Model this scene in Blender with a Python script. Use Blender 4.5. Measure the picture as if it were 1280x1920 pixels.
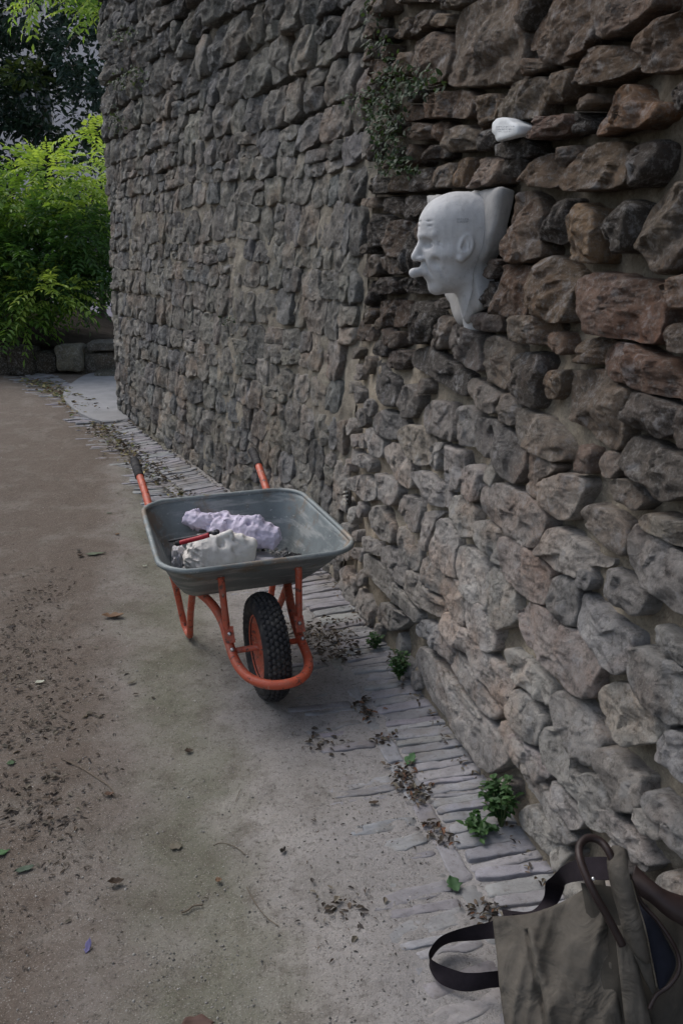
import bpy, math, random
import numpy as np
from mathutils import Vector, Matrix
for o in list(bpy.data.objects): bpy.data.objects.remove(o)
SC = bpy.context.scene
COL = SC.collection
R = math.radians
# ------------------------------------------------------------------ camera
CF, CP, CH = 1650.0, R(17.776), 1.595        # focal length in photo pixels, pitch down, eye height
cam = bpy.data.cameras.new('camera'); camo = bpy.data.objects.new('camera', cam); COL.objects.link(camo)
cam.sensor_fit = 'VERTICAL'; cam.sensor_height = 36.0; cam.lens = CF/1920*36
cam.clip_start = .05; cam.clip_end = 1500
camo.location = (0, 0, CH); camo.rotation_euler = (R(90)-CP, 0, 0)
SC.camera = camo
# ------------------------------------------------------------------ light
SUN_EL, SUN_AZ = R(54), R(-52)               # azimuth from +Y towards +X : veiled sun beyond the far left of the lane
w = bpy.data.worlds.new('World'); SC.world = w; w.use_nodes = True
nt = w.node_tree; nt.nodes.clear()
sky = nt.nodes.new('ShaderNodeTexSky'); sky.sky_type = 'NISHITA'; sky.sun_disc = False
sky.sun_elevation = SUN_EL; sky.sun_rotation = SUN_AZ; sky.air_density = 1.2; sky.dust_density = 3.0; sky.ozone_density = 1.0
hs = nt.nodes.new('ShaderNodeHueSaturation'); hs.inputs['Saturation'].default_value = .68
bg = nt.nodes.new('ShaderNodeBackground'); bg.inputs['Strength'].default_value = .1
wo = nt.nodes.new('ShaderNodeOutputWorld')
nt.links.new(sky.outputs[0], hs.inputs['Color']); nt.links.new(hs.outputs[0], bg.inputs['Color']); nt.links.new(bg.outputs[0], wo.inputs[0])
sl = bpy.data.lights.new('sun', 'SUN'); sl.energy = .55; sl.angle = R(38); sl.color = (1, .985, .975)
so = bpy.data.objects.new('sun', sl); COL.objects.link(so)
sd = Vector((math.sin(SUN_AZ)*math.cos(SUN_EL), math.cos(SUN_AZ)*math.cos(SUN_EL), math.sin(SUN_EL)))
so.rotation_euler = sd.to_track_quat('Z', 'Y').to_euler()
vs = SC.view_settings
vs.view_transform = 'Standard'; vs.look = 'None'; vs.gamma = 1; vs.use_curve_mapping = False; vs.exposure = 1.1
# ------------------------------------------------------------------ maths helpers
def rays(px, py):
    u = (np.asarray(px, float)-640)/CF; v = (np.asarray(py, float)-960)/CF
    return np.stack([u, math.cos(CP)-v*math.sin(CP), -math.sin(CP)-v*math.cos(CP)], -1)
def at(px, py, z=0.):
    r = rays(px, py); t = (CH-z)/-r[..., 2]
    return r*t[..., None]+np.array([0, 0, CH])
def atY(px, py, Y):
    r = rays(px, py); t = Y/r[..., 1]
    return r*t[..., None]+np.array([0, 0, CH])
_rt = np.random.RandomState(7).rand(64, 64, 64).astype(np.float32)
def vn(p):                                   # value noise, -1..1
    p = np.asarray(p, np.float64); i = np.floor(p).astype(np.int64); f = p-i; f = f*f*(3-2*f)
    i0 = i & 63; i1 = (i+1) & 63
    x0, y0, z0 = i0[..., 0], i0[..., 1], i0[..., 2]; x1, y1, z1 = i1[..., 0], i1[..., 1], i1[..., 2]
    fx, fy, fz = f[..., 0], f[..., 1], f[..., 2]
    a = _rt[x0, y0, z0]*(1-fx)+_rt[x1, y0, z0]*fx; b = _rt[x0, y1, z0]*(1-fx)+_rt[x1, y1, z0]*fx
    c = _rt[x0, y0, z1]*(1-fx)+_rt[x1, y0, z1]*fx; d = _rt[x0, y1, z1]*(1-fx)+_rt[x1, y1, z1]*fx
    return ((a*(1-fy)+b*fy)*(1-fz)+(c*(1-fy)+d*fy)*fz)*2-1
def fbm(p, oct=4, gain=.5):
    p = np.asarray(p, float); s = 0; a = 1; t = 0
    for k in range(oct):
        s = s+a*vn(p*2.03**k+k*17.3); t += a; a *= gain
    return s/t
def ridged(p, oct=3):
    p = np.asarray(p, float); s = 0; a = 1; t = 0
    for k in range(oct):
        s = s+a*(1-np.abs(vn(p*2.1**k+k*9.7))*2); t += a; a *= .5
    return s/t
def sstep(a, b, x):
    t = np.clip((x-a)/(b-a), 0, 1); return t*t*(3-2*t)
def V3(x, y, z): return np.stack(np.broadcast_arrays(x, y, z), -1).astype(float)
def norm(v): v = np.asarray(v, float); return v/np.maximum(np.linalg.norm(v, axis=-1, keepdims=True), 1e-9)
# ------------------------------------------------------------------ object helpers
def mesh(name, verts, faces, mat=None, parent=None, tint=None, smooth=True, loc=None, kind=None):
    verts = np.asarray(verts, np.float32)
    if loc is None: loc = verts.mean(0) if parent is not None and parent is not False else np.zeros(3)
    wl = np.asarray(loc, np.float32)
    me = bpy.data.meshes.new(name)
    v = verts-wl
    if isinstance(faces, np.ndarray):
        k = faces.shape[1]; n = len(faces)
        me.vertices.add(len(v)); me.vertices.foreach_set('co', v.ravel())
        me.loops.add(n*k); me.loops.foreach_set('vertex_index', faces.astype(np.int32).ravel())
        me.polygons.add(n); me.polygons.foreach_set('loop_start', np.arange(0, n*k, k, dtype=np.int32))
        me.update(calc_edges=True)
    else:
        me.from_pydata(v.tolist(), [], faces)
    me.validate()
    if smooth: me.polygons.foreach_set('use_smooth', [True]*len(me.polygons))
    if tint is not None:
        at_ = me.attributes.new('tint', 'FLOAT_COLOR', 'POINT')
        t = np.asarray(tint, np.float32)
        if t.ndim == 1: t = np.tile(t[:3], (len(v), 1))
        at_.data.foreach_set('color', np.concatenate([t[:, :3], np.ones((len(v), 1), np.float32)], 1).astype(np.float32).ravel())
    if mat: me.materials.append(mat)
    o = bpy.data.objects.new(name, me); COL.objects.link(o)
    if parent:
        pl = parent
        off = np.zeros(3)
        while pl: off += np.array(pl.location); pl = pl.parent
        o.parent = parent; o.location = wl-off
    else: o.location = wl
    if kind: o['kind'] = kind
    return o
def empty(name, loc=(0, 0, 0), label=None, cat=None, group=None, kind=None):
    o = bpy.data.objects.new(name, None); COL.objects.link(o); o.location = loc; o.empty_display_size = .05
    tag(o, label, cat, group, kind); return o
def tag(o, label=None, cat=None, group=None, kind=None):
    if label: o['label'] = label
    if cat: o['category'] = cat
    if group: o['group'] = group
    if kind: o['kind'] = kind
    return o
class MB:
    def __init__(s): s.v = []; s.f = []; s.t = []; s.n = 0
    def add(s, v, f, tint=None):
        v = np.asarray(v, float); s.v.append(v)
        for q in f: s.f.append(tuple(int(i)+s.n for i in q))
        s.t.append(np.tile(np.asarray(tint if tint is not None else (1, 1, 1), float), (len(v), 1)))
        s.n += len(v); return s
    def build(s, name, mat, parent=None, **k):
        return mesh(name, np.concatenate(s.v), s.f, mat, parent, tint=np.concatenate(s.t), **k)
def gridf(nu, nv, cu=False, cv=False):
    i = np.arange(nu if cu else nu-1); j = np.arange(nv if cv else nv-1)
    I, J = np.meshgrid(i, j, indexing='ij'); I2 = (I+1) % nu; J2 = (J+1) % nv
    return np.stack([I*nv+J, I2*nv+J, I2*nv+J2, I*nv+J2], -1).reshape(-1, 4)
def crom(P, n, closed=False):
    P = np.asarray(P, float); m = len(P); out = []
    segs = m if closed else m-1
    for i in range(segs):
        if closed: a, b, c, d = P[(i-1) % m], P[i], P[(i+1) % m], P[(i+2) % m]
        else: a, b, c, d = P[max(i-1, 0)], P[i], P[i+1], P[min(i+2, m-1)]
        for t in np.arange(n)/n:
            out.append(.5*((2*b)+(-a+c)*t+(2*a-5*b+4*c-d)*t*t+(-a+3*b-3*c+d)*t**3))
    if not closed: out.append(P[-1])
    return np.array(out)
def tubeg(P, r, n=12, cap=True, flat=None):
    P = np.asarray(P, float); m = len(P); r = np.broadcast_to(r, (m,))
    T = norm(np.gradient(P, axis=0)); up = np.array([0, 0, 1.]) if abs(T[0][2]) < .9 else np.array([1., 0, 0])
    N = norm(np.cross(T[0], up)); V = []
    for i in range(m):
        N = norm(N-T[i]*np.dot(N, T[i])); B = np.cross(T[i], N)
        a = np.linspace(0, 2*math.pi, n, endpoint=False)
        V.append(P[i]+r[i]*(np.cos(a)[:, None]*N+np.sin(a)[:, None]*B*(1 if flat is None else flat)))
    V = np.concatenate(V); f = [tuple(q) for q in gridf(m, n, False, True)]
    if cap: f += [tuple(range(n)), tuple(range((m-1)*n, m*n))[::-1]]
    return V, f
def boxg(c, ax, ay, az, sx, sy, sz, bev=0.0):
    c = np.asarray(c, float); ax, ay, az = [np.asarray(a, float) for a in (ax, ay, az)]
    V = [c+ax*sx*i+ay*sy*j+az*sz*k for i in (-.5, .5) for j in (-.5, .5) for k in (-.5, .5)]
    return np.array(V), [(0, 1, 3, 2), (4, 6, 7, 5), (0, 4, 5, 1), (2, 3, 7, 6), (0, 2, 6, 4), (1, 5, 7, 3)]
def ballg(c, rad, ax=None, nu=10, nv=7):
    c = np.asarray(c, float); rad = np.broadcast_to(rad, (3,)); ax = np.eye(3) if ax is None else np.asarray(ax, float)
    V = []
    for j in range(nv):
        ph = math.pi*(j/(nv-1))
        for i in range(nu):
            a = 2*math.pi*i/nu
            l = np.array([math.sin(ph)*math.cos(a), math.sin(ph)*math.sin(a), math.cos(ph)])*rad
            V.append(c+l@ax)
    return np.array(V), [tuple(q) for q in gridf(nv, nu, False, True)]
def snets(F, org, h):
    ins = F < 0
    nx, ny, nz = F.shape
    c = np.zeros((nx-1, ny-1, nz-1), np.int8)
    for a in (0, 1):
        for b in (0, 1):
            for d in (0, 1): c += ins[a:nx-1+a, b:ny-1+b, d:nz-1+d]
    act = (c > 0) & (c < 8); I = np.argwhere(act); idx = -np.ones(act.shape, np.int64); idx[act] = np.arange(len(I))
    S = np.zeros((len(I), 3)); C = np.zeros(len(I))
    cor = [(a, b, d) for a in (0, 1) for b in (0, 1) for d in (0, 1)]
    for p in cor:
        for k in range(3):
            if p[k]: continue
            q = list(p); q[k] = 1
            fa = F[I[:, 0]+p[0], I[:, 1]+p[1], I[:, 2]+p[2]]; fb = F[I[:, 0]+q[0], I[:, 1]+q[1], I[:, 2]+q[2]]
            m = (fa < 0) != (fb < 0); t = np.where(m, fa/np.where(m, fa-fb, 1), 0)
            pos = np.array(p, float)+t[:, None]*(np.array(q)-np.array(p))
            S += np.where(m[:, None], pos, 0); C += m
    V = (I+S/np.maximum(C, 1)[:, None])*h+np.asarray(org)
    Q = []
    for k in range(3):
        a, b = [(1, 2), (2, 0), (0, 1)][k]
        sh = [slice(None)]*3; sh2 = [slice(None)]*3; sh[k] = slice(0, -1); sh2[k] = slice(1, None)
        d0 = ins[tuple(sh)]; d1 = ins[tuple(sh2)]; E = np.argwhere(d0 != d1)
        ok = (E[:, a] > 0) & (E[:, b] > 0) & (E[:, a] < F.shape[a]-1) & (E[:, b] < F.shape[b]-1); E = E[ok]
        ea = np.zeros(3, int); ea[a] = 1; eb = np.zeros(3, int); eb[b] = 1
        g = lambda X: idx[X[:, 0], X[:, 1], X[:, 2]]
        q = np.stack([g(E-ea-eb), g(E-eb), g(E), g(E-ea)], 1)
        fl = ~d0[E[:, 0], E[:, 1], E[:, 2]]; q[fl] = q[fl][:, ::-1]; Q.append(q)
    return V, np.concatenate(Q)
# ------------------------------------------------------------------ material helpers
class M:
    def __init__(s, name):
        s.m = bpy.data.materials.new(name); s.m.use_nodes = True; s.t = s.m.node_tree
        s.b = s.t.nodes['Principled BSDF']; s.o = s.t.nodes['Material Output']
        s.b.inputs['Specular IOR Level'].default_value = .35
    def n(s, k, **kw):
        x = s.t.nodes.new(k)
        for a, b in kw.items():
            if a in x.inputs.keys() if hasattr(x.inputs, 'keys') else False: s.put(x.inputs[a], b)
            else: setattr(x, a, b)
        return x
    def put(s, i, v):
        if isinstance(v, bpy.types.NodeSocket): s.t.links.new(v, i)
        else:
            if hasattr(i, 'default_value'):
                if i.type == 'RGBA' and not isinstance(v, (int, float)): v = tuple(v)[:3]+(1,)
                i.default_value = v
    def pos(s):
        if not hasattr(s, '_p'): s._p = s.n('ShaderNodeNewGeometry').outputs['Position']
        return s._p
    def scaled(s, sc):
        x = s.n('ShaderNodeMapping'); s.put(x.inputs['Vector'], s.pos()); x.inputs['Scale'].default_value = sc; return x.outputs[0]
    def noise(s, sc, det=4, rough=.55, vec=None, dist=0):
        x = s.n('ShaderNodeTexNoise'); x.inputs['Scale'].default_value = sc; x.inputs['Detail'].default_value = det
        x.inputs['Roughness'].default_value = rough; x.inputs['Distortion'].default_value = dist
        s.put(x.inputs['Vector'], vec or s.pos()); return x.outputs['Fac']
    def voro(s, sc, vec=None, feat='F1', out='Distance'):
        x = s.n('ShaderNodeTexVoronoi'); x.feature = feat; x.inputs['Scale'].default_value = sc; s.put(x.inputs['Vector'], vec or s.pos()); return x.outputs[out]
    def ramp(s, f, *st):
        x = s.n('ShaderNodeValToRGB'); s.put(x.inputs[0], f); e = x.color_ramp.elements
        while len(e) < len(st): e.new(.5)
        for q, (p, c) in zip(e, st):
            q.position = p; q.color = (c, c, c, 1) if isinstance(c, (int, float)) else tuple(c)[:3]+(1,)
        return x.outputs[0]
    def mix(s, f, a, b, mode='MIX'):
        x = s.n('ShaderNodeMix'); x.data_type = 'RGBA'; x.blend_type = mode
        s.put(x.inputs[0], f); s.put(x.inputs[6], a); s.put(x.inputs[7], b); return x.outputs[2]
    def math(s, op, a, b=0.):
        x = s.n('ShaderNodeMath'); x.operation = op; s.put(x.inputs[0], a); s.put(x.inputs[1], b); return x.outputs[0]
    def tint(s):
        x = s.n('ShaderNodeAttribute'); x.attribute_name = 'tint'; return x.outputs['Color']
    def bump(s, h, st=.5, dist=.01, prev=None):
        x = s.n('ShaderNodeBump'); x.inputs['Strength'].default_value = st; x.inputs['Distance'].default_value = dist
        s.put(x.inputs['Height'], h)
        if prev: s.put(x.inputs['Normal'], prev)
        return x.outputs[0]
    def fin(s, col, rough=.8, nrm=None, metal=0, spec=None):
        s.put(s.b.inputs['Base Color'], col); s.put(s.b.inputs['Roughness'], rough); s.put(s.b.inputs['Metallic'], metal)
        if nrm: s.put(s.b.inputs['Normal'], nrm)
        if spec is not None: s.b.inputs['Specular IOR Level'].default_value = spec
        return s.m
def geo_up(m):
    x = m.n('ShaderNodeSeparateXYZ'); m.put(x.inputs[0], m.n('ShaderNodeNewGeometry').outputs['Normal']); return x.outputs[2]
def mat_stone():
    m = M('rubble stone'); t = m.tint()
    n1 = m.noise(9, 6, .65); n2 = m.noise(34, 8, .78); n3 = m.noise(3.2, 4, .6); st = m.noise(1, 6, .7, vec=m.scaled((30, 30, 60)))
    c = m.mix(m.ramp(n1, (.3, .0), (.72, 1)), m.mix(1, t, (.6, .59, .58), 'MULTIPLY'), m.mix(1, t, (1.4, 1.38, 1.34), 'MULTIPLY'))
    c = m.mix(m.ramp(n3, (.5, 0), (.68, .6)), c, m.mix(1, t, (1.25, .92, .7), 'MULTIPLY'))           # rusty patches
    c = m.mix(m.math('MULTIPLY', m.ramp(m.noise(17, 5, .7), (.56, 0), (.66, 1)), .45), c, (.42, .42, .43))   # pale lichen / lime bloom
    c = m.mix(m.math('MULTIPLY', m.ramp(m.noise(6.3, 5, .75), (.55, 0), (.66, 1)), .55), c, (.055, .055, .06))  # black crust
    c = m.mix(m.ramp(n2, (.36, .7), (.5, 0)), c, (.06, .055, .05)); c = m.mix(m.ramp(m.noise(58, 6, .8), (.5, 0), (.66, .5)), c, (.42, .40, .375)); c = m.mix(m.ramp(m.noise(1, 6, .75, vec=m.scaled((25, 25, 60))), (.34, .3), (.45, 0)), c, (.06, .052, .046))
    b = m.bump(m.noise(21, 3, .6), .5, .016); b = m.bump(n2, 1, .03, b); b = m.bump(st, .3, .012, b); b = m.bump(m.noise(130, 5, .75), .9, .006, b)
    return m.fin(c, .85, b)
def mat_mortar():
    m = M('sandy lime mortar'); n = m.noise(14, 6, .7); g = m.noise(120, 5, .75); z = m.tint()
    c = m.mix(m.ramp(n, (.3, 0), (.7, 1)), (.2, .165, .125), (.36, .315, .25))
    c = m.mix(m.ramp(m.noise(2.2, 4, .6), (.45, 0), (.62, .6)), c, (.17, .158, .13)); c = m.mix(m.ramp(m.noise(50, 6, .8), (.54, 0), (.62, .5)), c, (.42, .38, .31))
    c = m.mix(m.ramp(g, (.3, .6), (.5, 0)), c, (.09, .075, .06))
    c = m.mix(1, c, z, 'MULTIPLY')
    b = m.bump(m.noise(45, 6, .75), .7, .012); b = m.bump(g, .8, .005, b)
    return m.fin(c, .95, b, spec=.15)
def simple(name, col, rough=.8, sc=20, var=.25, bs=.3, bd=.004, metal=0, usetint=False, spec=None, bsc=None):
    m = M(name); base = m.tint() if usetint else col
    c = m.mix(m.ramp(m.noise(sc, 5, .65), (.3, 0), (.7, 1)), m.mix(1, base, (1-var,)*3, 'MULTIPLY'), m.mix(1, base, (1+var,)*3, 'MULTIPLY'))
    b = m.bump(m.noise(bsc or sc*4, 5, .7), bs, bd)
    return m.fin(c, rough, b, metal, spec)
def mat_leaf(name, tr=.35, rough=.5):
    m = M(name); t = m.tint(); c = m.mix(m.ramp(m.noise(30, 3, .6), (.3, 0), (.7, 1)), m.mix(1, t, (.8, .85, .8), 'MULTIPLY'), t)
    m.fin(c, rough)
    td = m.n('ShaderNodeBsdfTranslucent'); m.put(td.inputs['Color'], m.mix(1, t, (1.5, 1.45, .8), 'MULTIPLY'))
    mx = m.n('ShaderNodeMixShader'); mx.inputs[0].default_value = tr
    m.t.links.new(m.b.outputs[0], mx.inputs[1]); m.t.links.new(td.outputs[0], mx.inputs[2]); m.t.links.new(mx.outputs[0], m.o.inputs[0])
    return m.m
# ------------------------------------------------------------------ the wall : a battered surface over a curved foot line
BASE = np.array([(-2.08, 8.08), (-1.66, 7.25), (-1.24, 6.44), (-.72, 5.44), (-.36, 4.74), (-.11, 4.12), (.13, 3.37), (.27, 2.88), (.39, 2.45), (.5, 2.05), (.63, 1.57), (.8, .95), (.99, .25), (1.3, -.9), (1.7, -2.4)])
_c = crom(np.c_[BASE, np.zeros(len(BASE))], 24)[:, :2]
_l = np.r_[0, np.cumsum(np.linalg.norm(np.diff(_c, axis=0), axis=1))]; SMAX = _l[-1]
_t = np.gradient(_c, axis=0); _a = np.unwrap(np.arctan2(_t[:, 1], _t[:, 0])); _ks = np.exp(-np.linspace(-2, 2, 49)**2); _ks /= _ks.sum()
_a = np.convolve(np.pad(_a, 24, mode='edge'), _ks, 'valid')
SJ = 4.72                                    # where the mortared stretch meets the dry-laid one
def wbase(s):
    s = np.asarray(s, float); e = np.clip(s, 0, SMAX)
    x = np.interp(e, _l, _c[:, 0]); y = np.interp(e, _l, _c[:, 1]); a = np.interp(e, _l, _a)
    t = np.stack([np.cos(a), np.sin(a)], -1); p = np.stack([x, y], -1)+t*(s-e)[..., None]
    n = np.stack([t[..., 1], -t[..., 0]], -1)  # outwards, into the lane
    return p, t, n
def wbat(s): return np.interp(s, [0, 2.5, 4.5, 6, 9], [.03, .05, .08, .08, .08])
def wp(s, z, d=0.):
    s, z, d = np.broadcast_arrays(np.asarray(s, float), np.asarray(z, float), np.asarray(d, float))
    p, t, n = wbase(s)
    q = p+n*(d-wbat(s)*z)[..., None]
    return np.concatenate([q, z[..., None]], -1)
def proj(P):
    P = np.asarray(P, float)-np.array([0, 0, CH])
    dd = P[..., 1]*math.cos(CP)-P[..., 2]*math.sin(CP); up = P[..., 1]*math.sin(CP)+P[..., 2]*math.cos(CP)
    return np.stack([640+CF*P[..., 0]/dd, 960-CF*up/dd], -1)
_gs, _gz = np.meshgrid(np.linspace(-.3, 7.2, 160), np.linspace(-.1, 4.2, 90), indexing='ij')
_gp = proj(wp(_gs, _gz)).reshape(-1, 2); _gs = _gs.ravel(); _gz = _gz.ravel()
def whit(px, py, d=0.):                      # photo pixel -> (s, z) on the wall face
    px = np.atleast_1d(np.asarray(px, float)); py = np.atleast_1d(np.asarray(py, float))
    k = np.argmin((_gp[None, :, 0]-px[:, None])**2+(_gp[None, :, 1]-py[:, None])**2, 1); s = _gs[k].copy(); z = _gz[k].copy()
    for _ in range(12):
        F = proj(wp(s, z, d))-np.stack([px, py], -1); e = 1e-4
        Js = (proj(wp(s+e, z, d))-proj(wp(s, z, d)))/e; Jz = (proj(wp(s, z+e, d))-proj(wp(s, z, d)))/e
        det = Js[:, 0]*Jz[:, 1]-Js[:, 1]*Jz[:, 0]
        ds = (F[:, 0]*Jz[:, 1]-F[:, 1]*Jz[:, 0])/det; dz = (Js[:, 0]*F[:, 1]-Js[:, 1]*F[:, 0])/det
        s -= np.clip(ds, -.3, .3); z -= np.clip(dz, -.3, .3)
    return s, z
TC = dict(g=(.215, .197, .175), b=(.178, .147, .117), d=(.082, .078, .074), l=(.31, .285, .26), r=(.2, .15, .13), t=(.26, .21, .152), o=(.25, .17, .10), k=(.045, .042, .041), u=(.165, .162, .168), w=(.62, .65, .66))
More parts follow.
